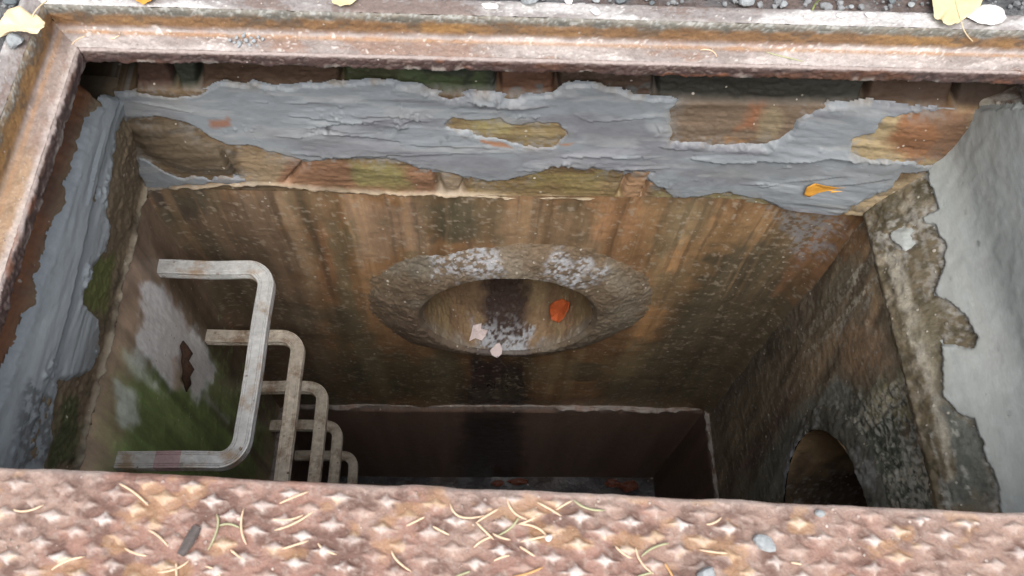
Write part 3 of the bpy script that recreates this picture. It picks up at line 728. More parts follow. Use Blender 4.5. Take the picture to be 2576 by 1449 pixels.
fl = -.05*(Yg - YF)*0
P = np.stack([PC[0] + rad*np.cos(TH), Yg, PC[1] + rad*np.sin(TH) + fl], -1)
pt = Paint(P, (.25, .165, .095), TH*PR, Yg, 525)
dn = np.abs(TH - 1.5*np.pi)*PR                                     # distance from the invert
pt.mix((.16, .10, .06), sst(-.1, .5, q)*.5); pt.mix((.27, .205, .11), sst(0, .5, fbm(TH, Yg, 5, 9, seed=526))*.5)
inv = sst(.075, .035, dn + .012*pt.n)
pt.mix((.055, .038, .034), inv*.95); pt.c[..., 3] = .3 + .6*inv
front = sst(YF + .10, YF + .0, Yg + .03*pt.n)
pt.mix((.24, .21, .175), sst(.055, .02, Yg - YF + .046 + .02*pt.n)*.8)
pt.mix((.40, .41, .44), sst(.085, .05, dn + .02*pt.n)*front*sst(-.25, .4, fbm(TH*PR, Yg, 150, seed=527, octs=3) + .5*front - .25)*.9)
grid_obj("bore", P, MAT['pipe'], pipe, pt.c)
n = 48
mesh_obj("bore_end", [(PC[0] + (PR + .006)*math.cos(2*math.pi*i/n), YF + .795, PC[1] + (PR + .006)*math.sin(2*math.pi*i/n)) for i in range(n)], [list(range(n))], MAT['pipe'], pipe, np.tile([.04, .03, .025, 0], (n, 1)))

# ---- left concrete wall
a = lin(NEAR, YF + .02, .0042); b = lin(DL - .004, DJ + .004, .0042)
A, B = np.meshgrid(a, b, indexing='ij')
Xw = XL + .003*fbm(A, B, 6, seed=601, octs=3) + .0005*fbm(A, B, 90, seed=602, octs=4)
Pf = W(np.full(A.shape, XL), A, B)
strk = fbm(A, B, 40, 1.6, seed=605, octs=4)
pt = Paint(Pf, (.27, .20, .145), A, B, 610); pt.n = pt.n*.6 + strk*.8
pt.stain([(330, 470), (400, 640), (397, 720), (330, 760), (290, 800), (310, 620)], (.19, .135, .10), 18, 20)
pt.stain([(345, 465), (420, 560), (520, 720), (640, 900), (700, 1000), (560, 960), (470, 790), (400, 690), (352, 570)], (.095, .065, .045), 26, 22, .9)
pt.stain([(395, 660), (700, 1000), (640, 1180), (560, 960), (470, 780)], (.105, .082, .056), 24, 26)
pt.stain([(300, 960), (380, 870), (530, 910), (660, 1100), (640, 1250), (280, 1250), (290, 1080)], (.118, .165, .060), 66, 30, wet=.4)
pt.mix((.20, .25, .10), sst(.2, .6, fbm(A, B, 60, seed=614, octs=4))*sst(1.42, 1.6, B)*.5)
pt.stain([(360, 735), (397, 712), (455, 790), (515, 880), (530, 930), (505, 1000), (478, 975), (455, 935), (430, 985), (400, 930), (345, 900), (362, 820)], (.74, .77, .82), 22, 20)
pt.stain([(285, 960), (330, 990), (345, 1060), (300, 1075)], (.40, .44, .40), 16, 18, .8); pt.stain([(330, 880), (380, 900), (370, 960), (320, 940)], (.36, .40, .36), 20, 18, .6)
pt.stain([(500, 990), (520, 985), (580, 1060), (575, 1075)], (.34, .36, .31), 6, 5, .7)
pt.stain([(425, 900), (468, 880), (480, 960), (440, 985)], (.30, .22, .16), 12, 12, .75)
pt.mul(1.7*np.clip(1 + .30*strk + .2*pt.n, .4, 1.7)); pt.c[..., :3] = np.minimum(pt.c[..., :3], .88); pt.c[..., 3] = np.maximum(pt.c[..., 3], .3)
lw = thing("concrete_wall", "left concrete shaft wall stained white and mossy green, carrying the step irons", "wall", (XL, .2, ZJ))
grid_obj("concrete_face", W(Xw, A, B), MAT['concrete'], lw, pt.c)

# ---- right concrete wall
a = lin(NEAR, YF + .03, .0032); b = lin(DL - .004, DJ + .004, .0032)
A, B = np.meshgrid(a, b, indexing='ij')
Pf = W(np.full(A.shape, XR), A, B)
strk = fbm(A, B, 40, 1.8, seed=705, octs=4); diag = fbm((A + .35*B), (B - .3*A), 60, 5, seed=706, octs=4)
pt = Paint(Pf, (.145, .115, .080), A, B, 710); pt.n = pt.n*.8 + diag*.5
pt.stain([(1960, 1060), (2080, 960), (2200, 1000), (2200, 1280), (1860, 1280), (1880, 1180)], (.105, .112, .098), 40, 40, .85)
gr = pt.stain([(2040, 1110), (2110, 1010), (2300, 940), (2390, 1060), (2420, 1280), (2190, 1290), (2150, 1100)], (.110, .125, .100), 34, 30)
pt.stain([(2180, 1000), (2320, 930), (2370, 1060), (2260, 1100)], (.30, .265, .155), 26, 34, .8)
pt.stain([(2060, 1010), (2100, 960), (2160, 1000), (2160, 1100), (2090, 1070), (1990, 1120), (1960, 1240), (1930, 1240)], (.15, .155, .135), 26, 26, .8)
pt.stain([(2110, 560), (2220, 560), (2180, 640), (2080, 700)], (.20, .120, .062), 20, 24)
pt.stain([(2200, 600), (2260, 680), (2260, 760), (2200, 780)], (.30, .205, .115), 22, 24, .8)
pt.stain([(2090, 660), (2150, 640), (2160, 720), (2070, 760), (1990, 850)], (.13, .115, .082), 20, 24, .8)
pt.stain([(2130, 830), (2200, 800), (2240, 900), (2160, 960), (2110, 910)], (.24, .165, .105), 20, 26, .8)
pt.stain([(1990, 800), (2060, 730), (1960, 900), (1800, 1040), (1800, 990)], (.075, .058, .045), 22, 24, .9)
pt.stain([(1990, 970), (2010, 985), (1900, 1180), (1850, 1180)], (.09, .055, .05), 16, 16, .7)
pt.stain([(2020, 860), (2130, 850), (2040, 980), (1980, 1020)], (.19, .135, .085), 18, 30, .6)
led = sst(1.17, 1.09, B + .03*pt.n)
pt.mix((.215, .172, .115), led*.85*sst(-.5, .2, fbm(A, B, 30, 8, seed=712, octs=4) + .2))
drip = sst(.28, .5, fbm(A, A*0, 26, seed=713, octs=2) )*sst(1.55, 1.2, B)
pt.mix((.48, .45, .37), drip*.6*sst(-.3, .2, pt.hf))
pt.mul(1.35*np.clip(1 + .25*strk + .35*diag, .35, 1.8))
zone = sst(-30, 60, gr)
pt.mix((.44, .44, .38), sst(.36, .55, fbm(A, B, 120, seed=714, octs=3))*(.2 + .7*zone))
pt.mix((.045, .055, .05), sst(.25, .6, fbm(A, B, 110, seed=715, octs=3))*zone*.8)
for pl in ([(2262, 1120), (2270, 1122), (2288, 1200), (2304, 1270), (2296, 1270), (2278, 1200)], [(2342, 1090), (2352, 1090), (2372, 1180), (2390, 1280), (2378, 1280), (2358, 1180)], [(2396, 1060), (2404, 1060), (2408, 1150), (2400, 1180)], [(2420, 1170), (2432, 1170), (2444, 1250), (2432, 1250)], [(2150, 760), (2158, 764), (2100, 850), (2094, 846)], [(2200, 700), (2210, 704), (2180, 780), (2172, 776)]):
    pt.stain(pl, (.42, .41, .36), 5, 7, .8, speck=.1)
pt.mix((.50, .50, .44), sst(.42, .6, fbm(A, B, 150, seed=716, octs=2))*sst(-40, 80, gr)*.7)
pt.c[..., 3] = .4
Xw = XR - .004*fbm(A, B, 6, seed=701, octs=3) - .0007*fbm(A, B, 90, seed=702, octs=4) - (.0008 + .0022*zone)*np.clip(fbm(A, B, 120, seed=714, octs=3), -.2, 1)
rr = np.hypot(A - SC[0], (H - B) - SC[1])
rw = thing("concrete_wall", "right concrete shaft wall, rough and speckled green, with a side pipe opening", "wall", (XR, .2, ZJ))
grid_obj("concrete_face", W(Xw, A, B), MAT['rough'], rw, pt.c, rr > SR + .02)
# side pipe
sp_ = thing("side_pipe", "dark side pipe mouth low in the speckled right shaft wall", "pipe", (XR, SC[0], SC[1]))
TT, TH = np.meshgrid(np.linspace(0, 1, 30), np.linspace(0, 2*np.pi, 361), indexing='ij')
rad = (SR + .055)*(1 - TT) + SR*TT + .004*fbm(np.cos(TH), np.sin(TH), 5, seed=751)*(1 - TT)
Yc, Zc = SC[0] + rad*np.cos(TH), SC[1] + rad*np.sin(TH)
Xc = XR + .006 - .016*np.sin(TT*np.pi/2) - .003*fbm(Yc, Zc, 60, seed=752, octs=4)
P = np.stack([Xc, Yc, Zc], -1); pt = Paint(P, (.12, .12, .10), Yc, Zc, 755)
pt.mix((.30, .31, .31), sst(.0, .5, fbm(Yc, Zc, 40, seed=753, octs=4))*.6); pt.mix((.05, .055, .05), sst(.1, .5, fbm(Yc, Zc, 70, seed=754, octs=3))*.7)
pt.stain([(1970, 1130), (2010, 1110), (2030, 1180), (2000, 1250), (1960, 1250)], (.34, .36, .40), 12, 12, .7); pt.c[..., 3] = .5
grid_obj("collar", P, MAT['rough'], sp_, pt.c)
xs = np.concatenate([lin(XR - .009, XR + .2, .005), lin(XR + .22, XR + .8, .03)])
Xg, TH = np.meshgrid(xs, np.linspace(0, 2*np.pi, 301), indexing='ij')
q = fbm(TH, Xg, 6, 18, seed=761, octs=4); rad = SR*(1 + .01*q)
P = np.stack([Xg, SC[0] + rad*np.cos(TH), SC[1] + rad*np.sin(TH)], -1)
pt = Paint(P, (.38, .265, .15), TH*SR, Xg, 765); dn = np.abs(TH - 1.5*np.pi)*SR
inv = sst(.235, .15, dn + .03*pt.n); pt.mix((.06, .045, .035), inv*.9); pt.mix((.30, .30, .28), inv*sst(.5, .75, pt.hf)*.5); pt.c[..., 3] = .3 + .5*inv
grid_obj("bore", P, MAT['pipe'], sp_, pt.c)
mesh_obj("bore_end", [(XR + .795, SC[0] + (SR + .006)*math.cos(2*math.pi*i/n), SC[1] + (SR + .006)*math.sin(2*math.pi*i/n)) for i in range(n)], [list(range(n))], MAT['pipe'], sp_, np.tile([.04, .03, .025, 0], (n, 1)))

# ---- lower ring: stands a little proud, its top edge carries a ragged line of old mortar
def lower_wall(label, axis, sgn, a0, a1, base, seed):
    a = lin(a0, a1, .005); t = np.concatenate([np.linspace(0, 1, 9)[:-1], 1 + lin(0, 1, .006)])
    A, T = np.meshgrid(a, t, indexing='ij')
    wdt = .011 + .006*fbm(A, A*0, 8, seed=seed, octs=3) + .004*fbm(A, A*0, 60, seed=seed + 1, octs=3)
    if axis == 'y': wdt = wdt*(.22 + .78*np.maximum(sst(-.30, -.36, A), sst(.20, .24, A)))
    k = np.minimum(T, 1); dep = DJ - .010 + .004*k + np.maximum(T - 1, 0)*(DF + .02 - DJ) + .003*fbm(A, T, 40, 3, seed=seed + 2, octs=3)*(T < 1.01)
    wdn = wdt + (.011 - wdt)*sst(1.0, 1.035, T)
    pos = base - sgn*(wdn*k - .004*(1 - k)) - sgn*.0006*fbm(A, dep, 50, seed=seed + 3, octs=4)*(T > 1.01)
    P = W(A, pos, dep) if axis == 'y' else W(pos, A, dep)
    pt = Paint(P, (.215, .140, .108), A, dep, seed + 5)
    if axis == 'x': pt.mul(.6)  # side walls painted darker, shade put into their colour
    pt.mul(np.clip(1 + .2*fbm(A, dep, 30, 2, seed=seed + 6, octs=4), .4, 1.6))
    if axis == 'y': pt.stain([(1170, 1030), (1310, 1030), (1310, 1260), (1150, 1260)], (.035, .024, .022), 24, 14, .9, wet=.8)
    pt.mix((.25, .22, .20), sst(1.03, 1.0, T)*sst(-.7, .2, pt.hf + .6*pt.n)*.9)
    pt.c[..., 3] = np.maximum(pt.c[..., 3], .3)
    w_ = thing("concrete_ring_wall", label, "wall", (A.mean() if axis == 'y' else base, base if axis == 'y' else A.mean(), H - DF))
    grid_obj("concrete_face", P, MAT['concrete'], w_, pt.c)
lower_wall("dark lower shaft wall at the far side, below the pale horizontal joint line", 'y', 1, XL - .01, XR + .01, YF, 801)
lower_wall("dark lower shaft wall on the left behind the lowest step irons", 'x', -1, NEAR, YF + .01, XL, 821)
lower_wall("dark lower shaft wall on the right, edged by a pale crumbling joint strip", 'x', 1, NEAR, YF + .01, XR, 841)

# ---- floor of the pit
a = lin(XL - .02, XR + .02, .01); b = lin(NEAR - .02, YF + .02, .01)
A, B = np.meshgrid(a, b, indexing='ij')
P = np.stack([A, B, H - DF + .006*fbm(A, B, 9, seed=901, octs=4)], -1)
pt = Paint(P, (.05, .047, .05), A, B, 905); pt.mix((.05, .035, .03), sst(0, .5, fbm(A, B, 8, seed=906))*.7); pt.c[..., 3] = .8
tag(grid_obj("floor", P, MAT['floor'], None, pt.c), kind="structure")

# ================================================================== step irons
def rr_prof(w, h, r=.0018, groove=.0014):
    pts = []
    def arc(cx, cy, a0):
        for k in range(4):
            an = a0 + k*math.pi/6; pts.append((cx + r*math.cos(an), cy + r*math.sin(an)))
    arc(w/2 - r, h/2 - r, 0)
    for xx in (w*.36, w*.25, -w*.25, -w*.36): pts.extend([(xx + .0008, h/2), (xx, h/2 - groove*.6), (xx - .0008, h/2)])
    arc(-w/2 + r, h/2 - r, math.pi/2)
    for yy in (h*.20, h*.02, -h*.16): pts.extend([(-w/2, yy + .0011), (-w/2 + groove, yy), (-w/2, yy - .0011)])
    arc(-w/2 + r, -h/2 + r, math.pi)
    arc(w/2 - r, -h/2 + r, 1.5*math.pi)
    for yy in (-h*.16, h*.02, h*.20): pts.extend([(w/2, yy - .0011), (w/2 - groove, yy), (w/2, yy + .0011)])
    return pts
STEP_P = rr_prof(.0265, .020)
XS, Y1, Y2, Z1, DZ, RC = -.3345, .658, .333, H - 1.1983, .2772, .034
def step_path(dx=0):
    xo, yo, yi = XS - .015, Y1, Y2
    far_l = [Vector((XL - .03 + (xo - RC - XL + .03)*k/14, yo, 0)) for k in range(15)]
    c1 = [Vector((xo - RC + RC*math.sin(t), yo - RC + RC*math.cos(t), 0)) for t in np.linspace(.1, math.pi/2, 9)]
    rung = [Vector((xo, yo - RC + (yi + RC - yo + RC)*k/18, 0)) for k in range(1, 18)]
    c2 = [Vector((xo - RC + RC*math.cos(t), yi + RC - RC*math.sin(t), 0)) for t in np.linspace(0, math.pi/2 - .1, 9)]
    near_l = [Vector((xo - RC + (XL - .03 - xo + RC)*k/14, yi, 0)) for k in range(15)]
    return far_l + c1, rung, c2 + near_l
STEP_L = ["topmost pale galvanised step iron, one leg stained pink, nearest the cover", "second step iron from the top, grey with brown rust, hanging behind the topmost one",
          "third step iron from the top, rust brown, partly hidden by two above it", "fourth step iron from the top, dull grey, crossing the pale joint of the shaft",
          "fifth step iron from the top, small and dark near the pit bottom"]
def step_iron(i):
    t = thing("step_iron", STEP_L[i], "step iron", (XL, (Y1 + Y2)/2, Z1 - i*DZ), "step irons down the left shaft wall")
    mt = MAT['galvanised'] if i == 0 else MAT['galvanised_rusty']
    rnd = random.Random(40 + i); tw = rnd.uniform(-.006, .006)
    fl_, rg_, nl_ = step_path()
    segs = [("leg", fl_ + rg_[:1]), ("rung", [fl_[-1]] + rg_ + nl_[:1]), ("leg", rg_[-1:] + nl_)]
    full = fl_ + rg_ + nl_; k = len(STEP_P)
    V, _ = sweep(full, STEP_P)
    idx = [(0, len(fl_)), (len(fl_), len(fl_) + len(rg_) - 1), (len(fl_) + len(rg_) - 1, len(full) - 1)]
    for (nm, _p), (s, e) in zip(segs, idx):
        vv = [V[q] + Vector((tw, 0, Z1 - i*DZ + .002*math.sin(q/k*.5 + i))) for q in range(s*k, (e + 1)*k)]
        n_ = e - s + 1
        Fc = [[a_*k + j, a_*k + (j + 1) % k, (a_ + 1)*k + (j + 1) % k, (a_ + 1)*k + j] for a_ in range(n_ - 1) for j in range(k)]
        ob = mesh_obj(nm, vv, Fc, mt, t)
        md = ob.modifiers.new("edges", 'EDGE_SPLIT'); md.split_angle = math.radians(38)
        if i == 0 and s > 20:
            ob["label"] = "near leg stained pink"
            ob.data.materials.append(MAT['pink_stain'])
            L = n_ - 9
            for p_ in ob.data.polygons:
                xc = sum(ob.data.vertices[v].co.x for v in p_.vertices)/4 + XL
                if -.475 < xc < -.437: p_.material_index = 1
for i in range(5): step_iron(i)

# rust stub of a cut-off iron on the left wall
sp0 = [on_x(px, py, XL + dx) for px, py, dx in ((456, 858, -.006), (463, 872, .006), (472, 890, .012), (466, 908, .010), (475, 930, .014), (468, 948, .010), (473, 965, .006), (466, 980, -.002), (470, 992, -.008))]
V, Fc = sweep(sp0, [(a_*random.uniform(.7, 1.3), b_*random.uniform(.7, 1.3)) for a_, b_ in circ(.0085, 9)], up=Vector((1, 0, 0)), scale=[.5, .8, 1.15, .8, 1.2, .9, .75, .5, .3])
tag(mesh_obj("iron_stub", V, Fc, MAT['rust_stub']), "dark rusted iron stub sticking out of the white stain on the left shaft wall", "iron stub")

# ================================================================== leaves, needles, stones
def leaf_mesh(poly, nrm, lift, seed, rings=6, curl=.25, fine=4):
    """a leaf from its outline on the surface it lies on: cupped, wrinkled, with a rim of its own"""
    pts = []
    for i in range(len(poly)):
        a_, b_ = poly[i], poly[(i + 1) % len(poly)]
        pts += [a_.lerp(b_, k/fine) for k in range(fine)]
    c = sum(pts, Vector())/len(pts); size = max((p - c).length for p in pts)
    rnd = random.Random(seed); ph = rnd.uniform(0, 6); V = [c + nrm*lift]; m_ = len(pts)
    for r in range(1, rings + 1):
        s = r/rings
        for j, p in enumerate(pts):
            w = math.sin(3*2*math.pi*j/m_ + ph)*.5 + math.sin(7*2*math.pi*j/m_ + 2*ph)*.3 + rnd.uniform(-.12, .12)
            V.append(c + (p - c)*s + nrm*(lift + size*curl*s*s*(.45 + w*.55)))
    Fc = [[0, 1 + j, 1 + (j + 1) % m_] for j in range(m_)]
    for r in range(rings - 1):
        o1, o2 = 1 + r*m_, 1 + (r + 1)*m_
        Fc += [[o1 + j, o2 + j, o2 + (j + 1) % m_, o1 + (j + 1) % m_] for j in range(m_)]
    return V, Fc, c

def leaf(name, label, poly, mat, nrm=Vector((0, 0, 1)), lift=.001, seed=1, curl=.2, stem=None, vein=None, group=None, rib=None):
    V, Fc, c = leaf_mesh(poly, nrm, lift, seed, curl=curl)
    t = thing(name, label, "leaf", c, group)
    ob = mesh_obj("blade", V, Fc, mat, t)
    sm = ob.modifiers.new("thickness", 'SOLIDIFY'); sm.thickness = .0004
    if stem:
        Vs, Fs = sweep(curve(stem, 10), circ(.0007, 6), up=Vector((.3, .2, 1)).normalized(), scale=[.8 + .05*k for k in range(10)] + [1.3])
        mesh_obj("stem", Vs, Fs, vein or mat, t)
    if rib:
        Vs, Fs = sweep(curve(rib, 10), circ(.0005, 5), up=Vector((.3, .2, 1)).normalized(), scale=[1.2 - .09*k for k in range(11)])
        mesh_obj("midrib", Vs, Fs, vein or mat, t)
    return t

def curve(pts, n=8):
    """smooth curve through 2 or 3 points"""
    if len(pts) == 2: return [pts[0].lerp(pts[1], k/n) for k in range(n + 1)]
    a_, m_, b_ = pts; c = m_*2 - (a_ + b_)*.5
    return [a_*((1 - t)**2) + c*(2*t*(1 - t)) + b_*(t*t) for t in [k/n for k in range(n + 1)]]

GZ = .003
zs = lambda L, z: [on_z(a_, b_, z) for a_, b_ in L]
leaf("yellow_leaf", "large yellow leaf with a curved stalk, lying over the far frame rail at right",
     zs([(2338, -40), (2341, 20), (2346, 45), (2362, 52), (2366, 66), (2385, 72), (2402, 66), (2420, 52), (2440, 40), (2460, 22), (2469, -10), (2466, -60), (2420, -95), (2370, -80)], .006), MAT['leaf_yellow'], lift=.001, seed=3, curl=.10,
     stem=[on_z(2418, 50, .008), on_z(2430, 84, .001), on_z(2456, 110, -.026)], vein=MAT['leaf_cream'], rib=[on_z(2418, 50, .0085), on_z(2405, 0, .009), on_z(2400, -60, .012)])
leaf("white_leaf", "smooth white oval leaf beside the yellow leaf on the far frame rail",
     zs([(2426, 48), (2440, 30), (2466, 16), (2500, 17), (2524, 30), (2529, 48), (2515, 64), (2490, 66), (2460, 60)], .003), MAT['leaf_white'], seed=4, curl=.12)
leaf("curled_leaf", "cream curled leaf with ragged lobes on the left frame corner",
     zs([(-18, 95), (-6, 62), (18, 54), (30, 34), (58, 28), (78, 38), (98, 46), (120, 66), (122, 84), (98, 92), (72, 88), (48, 84), (30, 96), (8, 104)], .010), MAT['leaf_cream'], lift=.002, seed=5, curl=.28, stem=[on_z(80, 42, .016), on_z(95, 20, .018), on_z(118, 2, .012)])
leaf("orange_leaf", "orange leaf tip on the ground above the left end of the far rail",
     zs([(330, -14), (345, 6), (362, 13), (385, 4), (396, -10), (360, -30)], .004), MAT['leaf_orange'], seed=6)
leaf("ochre_leaf", "pale ochre leaf on the ground behind the far rail, right of the orange leaf tip",
     zs([(832, -10), (836, 8), (856, 20), (880, 14), (902, 0), (890, -20), (850, -26)], .004), MAT['leaf_yellow'], seed=7)
yM = lambda L, Y: [on_y(a_, b_, Y) for a_, b_ in L]
leaf("orange_leaf", "narrow orange leaf stuck on the wet mortar of the far brick wall",
     yM([(2020, 488), (2028, 468), (2050, 460), (2080, 466), (2108, 470), (2140, 470), (2138, 478), (2100, 480), (2066, 490), (2040, 496)], .730), MAT['leaf_orange'], nrm=Vector((0, -.8, .6)), seed=8, curl=.12)
def bore_pt(px, py):
    """where a line of sight meets the inside of the far pipe"""
    q = ray(px, py); aa = q[0]**2 + q[2]**2; ox, oz = -PC[0], H - PC[1]
    bb = 2*(ox*q[0] + oz*q[2]); c2 = ox*ox + oz*oz - (PR - .003)**2
    disc = max(bb*bb - 4*aa*c2, 0); t = (-bb + math.sqrt(disc))/(2*aa)
    return Vector((q[0]*t, q[1]*t, H + q[2]*t))
bl = lambda L: [bore_pt(a_, b_) for a_, b_ in L]
leaf("red_leaf", "bright red orange leaf inside the drain pipe mouth",
     bl([(1386, 790), (1384, 768), (1400, 758), (1418, 752), (1436, 762), (1432, 782), (1424, 796), (1408, 812), (1392, 806)]), MAT['leaf_red'], nrm=Vector((-.4, -.3, .85)), lift=.004, seed=9, curl=.3)
leaf("pale_leaf", "pale pink lobed leaf at the left of the crumbs in the drain pipe mouth",
     bl([(1186, 836), (1190, 818), (1212, 812), (1210, 826), (1228, 830), (1222, 844), (1212, 856), (1196, 850), (1180, 858)]), MAT['leaf_pale'], nrm=Vector((0, -.4, .9)), lift=.003, seed=10, curl=.18)
leaf("pale_leaf", "pale spade shaped leaf with its stalk hanging over the drain pipe lip",
     bl([(1232, 878), (1246, 862), (1256, 858), (1264, 872), (1262, 886), (1250, 896), (1238, 890)]), MAT['leaf_pale'], nrm=Vector((0, -.7, .7)), lift=.008, seed=11, curl=.12,
     stem=[on_y(1250, 895, YF - .055), on_y(1260, 908, YF - .055), on_y(1272, 922, YF - .045)], vein=MAT['twig_bark'])
FL = [((1235, 1208), (1268, 1226), 'leaf_floor', "red brown leaf on the pit floor under the middle of the cover edge"), ((1275, 1204), (1332, 1222), 'leaf_floor', "larger rust red leaf on the dark pit floor, right of the small red brown one"),
      ((1518, 1206), (1560, 1228), 'leaf_floor', "brown leaf in the litter at the right of the pit floor"), ((1550, 1210), (1612, 1240), 'leaf_floor', "big crumpled brown leaf on the pit floor toward the right wall")]
for k, ((x0, y0), (x1, y1), mk, lb) in enumerate(FL):
    cx, cy, hw, hh = (x0 + x1)/2, (y0 + y1)/2, (x1 - x0)/2, (y1 - y0)/2
    rnd = random.Random(k)
    leaf("fallen_leaf", lb, zs([(cx + hw*math.cos(t)*rnd.uniform(.7, 1.1), cy + hh*math.sin(t)*rnd.uniform(.7, 1.1)) for t in np.linspace(0, 2*math.pi, 10, endpoint=False)][::-1], H - DF + .012), MAT[mk], lift=.004, seed=20 + k, curl=.35, group="fallen leaves on the pit floor")

def needle(label, pts, z, mat='needle_tan', r=.00095, name="pine_needle", group=None, cat="pine needle"):
    c = curve(pts if not isinstance(pts[0], tuple) else zs(pts, z), 9)
    V, Fc = sweep(c, circ(r, 6), scale=[.5, .9, 1, 1, 1, 1, 1, .95, .8, .35])
    return tag(mesh_obj(name, V, Fc, MAT[mat]), label, cat, group)
def b3(ox, L): return [(ox + a_/3, 966 + b_/3) for a_, b_ in L]
G_N = "pine needles scattered on the rusty cover"
ND = [
 (0, [(900, 750), (1010, 815), (1120, 915)], 'T', "bent tan needle just below the near leg of the topmost step iron"),
 (0, [(100, 945), (200, 957), (330, 910)], 'T', "curved tan needle at the far left end of the cover"),
 (0, [(2110, 900), (2220, 850), (2330, 810)], 'T', "straight tan needle close under the lower step irons"),
 (0, [(2060, 1018), (2180, 1022), (2290, 985)], 'T', "upper needle of the crossed pair under the step irons"),
 (0, [(2070, 1102), (2230, 1045), (2375, 950)], 'T', "lower needle of the crossed pair under the step irons"),
 (0, [(1635, 980), (1640, 1090), (1570, 1250)], 'G', "long olive needle standing upright right of the black twig"),
 (0, [(1655, 1068), (1730, 1055), (1810, 1085)], 'G', "short olive arc needle bridging the two upright needles by the twig"),
 (0, [(1840, 940), (1820, 1080), (1860, 1210)], 'T', "tan upright needle, second to the right of the black twig"),
 (0, [(1120, 1100), (1200, 1150), (1270, 1225)], 'T', "tan needle sloping down toward the lower end of the black twig"),
 (0, [(940, 1237), (1020, 1275), (1110, 1295)], 'T', "flat lying tan needle left of the lower end of the twig"),
 (0, [(390, 1402), (500, 1335), (640, 1302)], 'T', "thick tan needle near the lower left corner of the cover"),
 (0, [(1740, 1250), (1790, 1290), (1850, 1335)], 'T', "short tan needle below the tan upright needle by the twig"),
 (0, [(2130, 1242), (2230, 1212), (2330, 1180)], 'T', "straight needle below the crossed pair, tilted up to the right"),
 (0, [(2400, 1200), (2450, 1250), (2540, 1285)], 'T', "broad pale needle below and right of the crossed pair"),
 (0, [(1550, 1375), (1620, 1400), (1665, 1450)], 'T', "tan needle on the bottom edge of the picture right of the twig"),
 (0, [(1330, 1350), (1332, 1450)], 'T', "upright needle at the bottom edge directly below the twig"),
 (0, [(1190, 1420), (1330, 1392), (1430, 1325)], 'T', "long needle crossing the upright one below the twig"),
 (859, [(820, 900), (900, 1000), (1080, 990)], 'T', "hook shaped tan needle at the left of the central tangle"),
 (859, [(1185, 940), (1100, 990), (1020, 1042)], 'T', "needle running from the hook shaped one into the central tangle"),
 (859, [(1015, 1040), (1080, 1105), (1150, 1172)], 'T', "pale needle falling steeply on the left side of the tangle"),
 (859, [(1275, 1175), (1200, 1155), (1140, 1125)], 'T', "short needle at the foot of the steep pale one"),
 (859, [(1000, 1232), (1060, 1182), (1140, 1150)], 'T', "needle pointing down left from the foot of the tangle"),
 (859, [(1248, 865), (1300, 965), (1400, 1020)], 'T', "long curved needle reaching up nearest the cover edge at the tangle"),
 (859, [(1340, 1000), (1280, 1080), (1180, 1142)], 'G', "olive needle crossing the middle of the tangle"),
 (859, [(1470, 1000), (1400, 1035), (1335, 1055)], 'T', "short needle at the right bend of the tangle"),
 (859, [(1345, 1055), (1470, 1080), (1550, 1150)], 'T', "curved needle ending at the white bead"),
 (859, [(1620, 1132), (1480, 1160), (1350, 1190)], 'T', "nearly level needle passing under the white bead"),
 (859, [(1475, 890), (1570, 940), (1660, 995)], 'T', "thick needle upper right of the tangle, sloping down right"),
 (859, [(1740, 878), (1680, 910), (1620, 948)], 'T', "short needle crossing the thick one upper right of the tangle"),
 (859, [(1750, 870), (1850, 935), (1990, 952)], 'G', "bright green curved needle close to the cover edge"),
 (859, [(490, 1068), (560, 1035), (630, 1000)], 'T', "short straight needle left of the hook shaped one"),
 (859, [(690, 1072), (750, 1105), (815, 1137)], 'T', "short needle below the hook shaped one, sloping down right"),
 (859, [(380, 1255), (420, 1330), (525, 1412)], 'T', "long bowed needle alone, left of centre low on the cover"),
 (859, [(1150, 1332), (1210, 1305), (1270, 1292)], 'T', "short thick needle below the tangle"),
 (859, [(1345, 1225), (1400, 1260), (1460, 1298)], 'T', "thin faint needle below the white bead"),
 (859, [(2065, 1220), (2130, 1280), (2195, 1312)], 'T', "left needle of the three meeting right of centre"),
 (859, [(2220, 1230), (2260, 1340), (2355, 1432)], 'T', "middle long needle of the three meeting right of centre"),
 (859, [(2470, 1200), (2350, 1235), (2262, 1302)], 'G', "right olive needle of the three meeting right of centre"),
 (859, [(2440, 1350), (2470, 1400), (2500, 1452)], 'O', "orange needle at the bottom edge right of the meeting three"),
 (859, [(970, 1412), (920, 1430), (860, 1450)], 'G', "green needle tip at the bottom edge in the middle"),
 (859, [(1520, 1380), (1400, 1430), (1290, 1452)], 'O', "orange needle at the bottom edge below the white bead"),
 (859, [(2350, 1420), (2290, 1435), (2230, 1452)], 'G', "olive needle at the bottom edge under the meeting three"),
 (1717, [(180, 1057), (240, 1045), (295, 1005)], 'T', "small tan needle left of the grey stone on the cover"),
 (1717, [(130, 1250), (250, 1268), (340, 1275)], 'T', "level needle just below left of the grey stone"),
 (1717, [(820, 1345), (860, 1352), (900, 1360)], 'T', "tiny tan needle below right of the grey stone"),
]
MK = {'T': 'needle_tan', 'G': 'needle_green', 'O': 'needle_orange'}
for ox, L, k, lb in ND: needle(lb, b3(ox, L), CT + .0026, MK[k], group=G_N)
G_F = "pine needles on the iron frame ledge"
LZ = -.0325
for L, k, lb in (([(180, 112), (196, 98), (215, 90)], 'T', "tan needle in the left corner of the frame ledge"), ([(277, 97), (288, 95), (301, 88)], 'T', "short pale needle on the ledge right of the corner"),
                 ([(1762, 125), (1790, 127), (1803, 143)], 'T', "hooked pale needle on the far frame ledge"), ([(1926, 130), (1970, 142), (2022, 154)], 'G', "straight green needle on the far frame ledge")):
    needle(lb, L, LZ, MK[k], group=G_F)
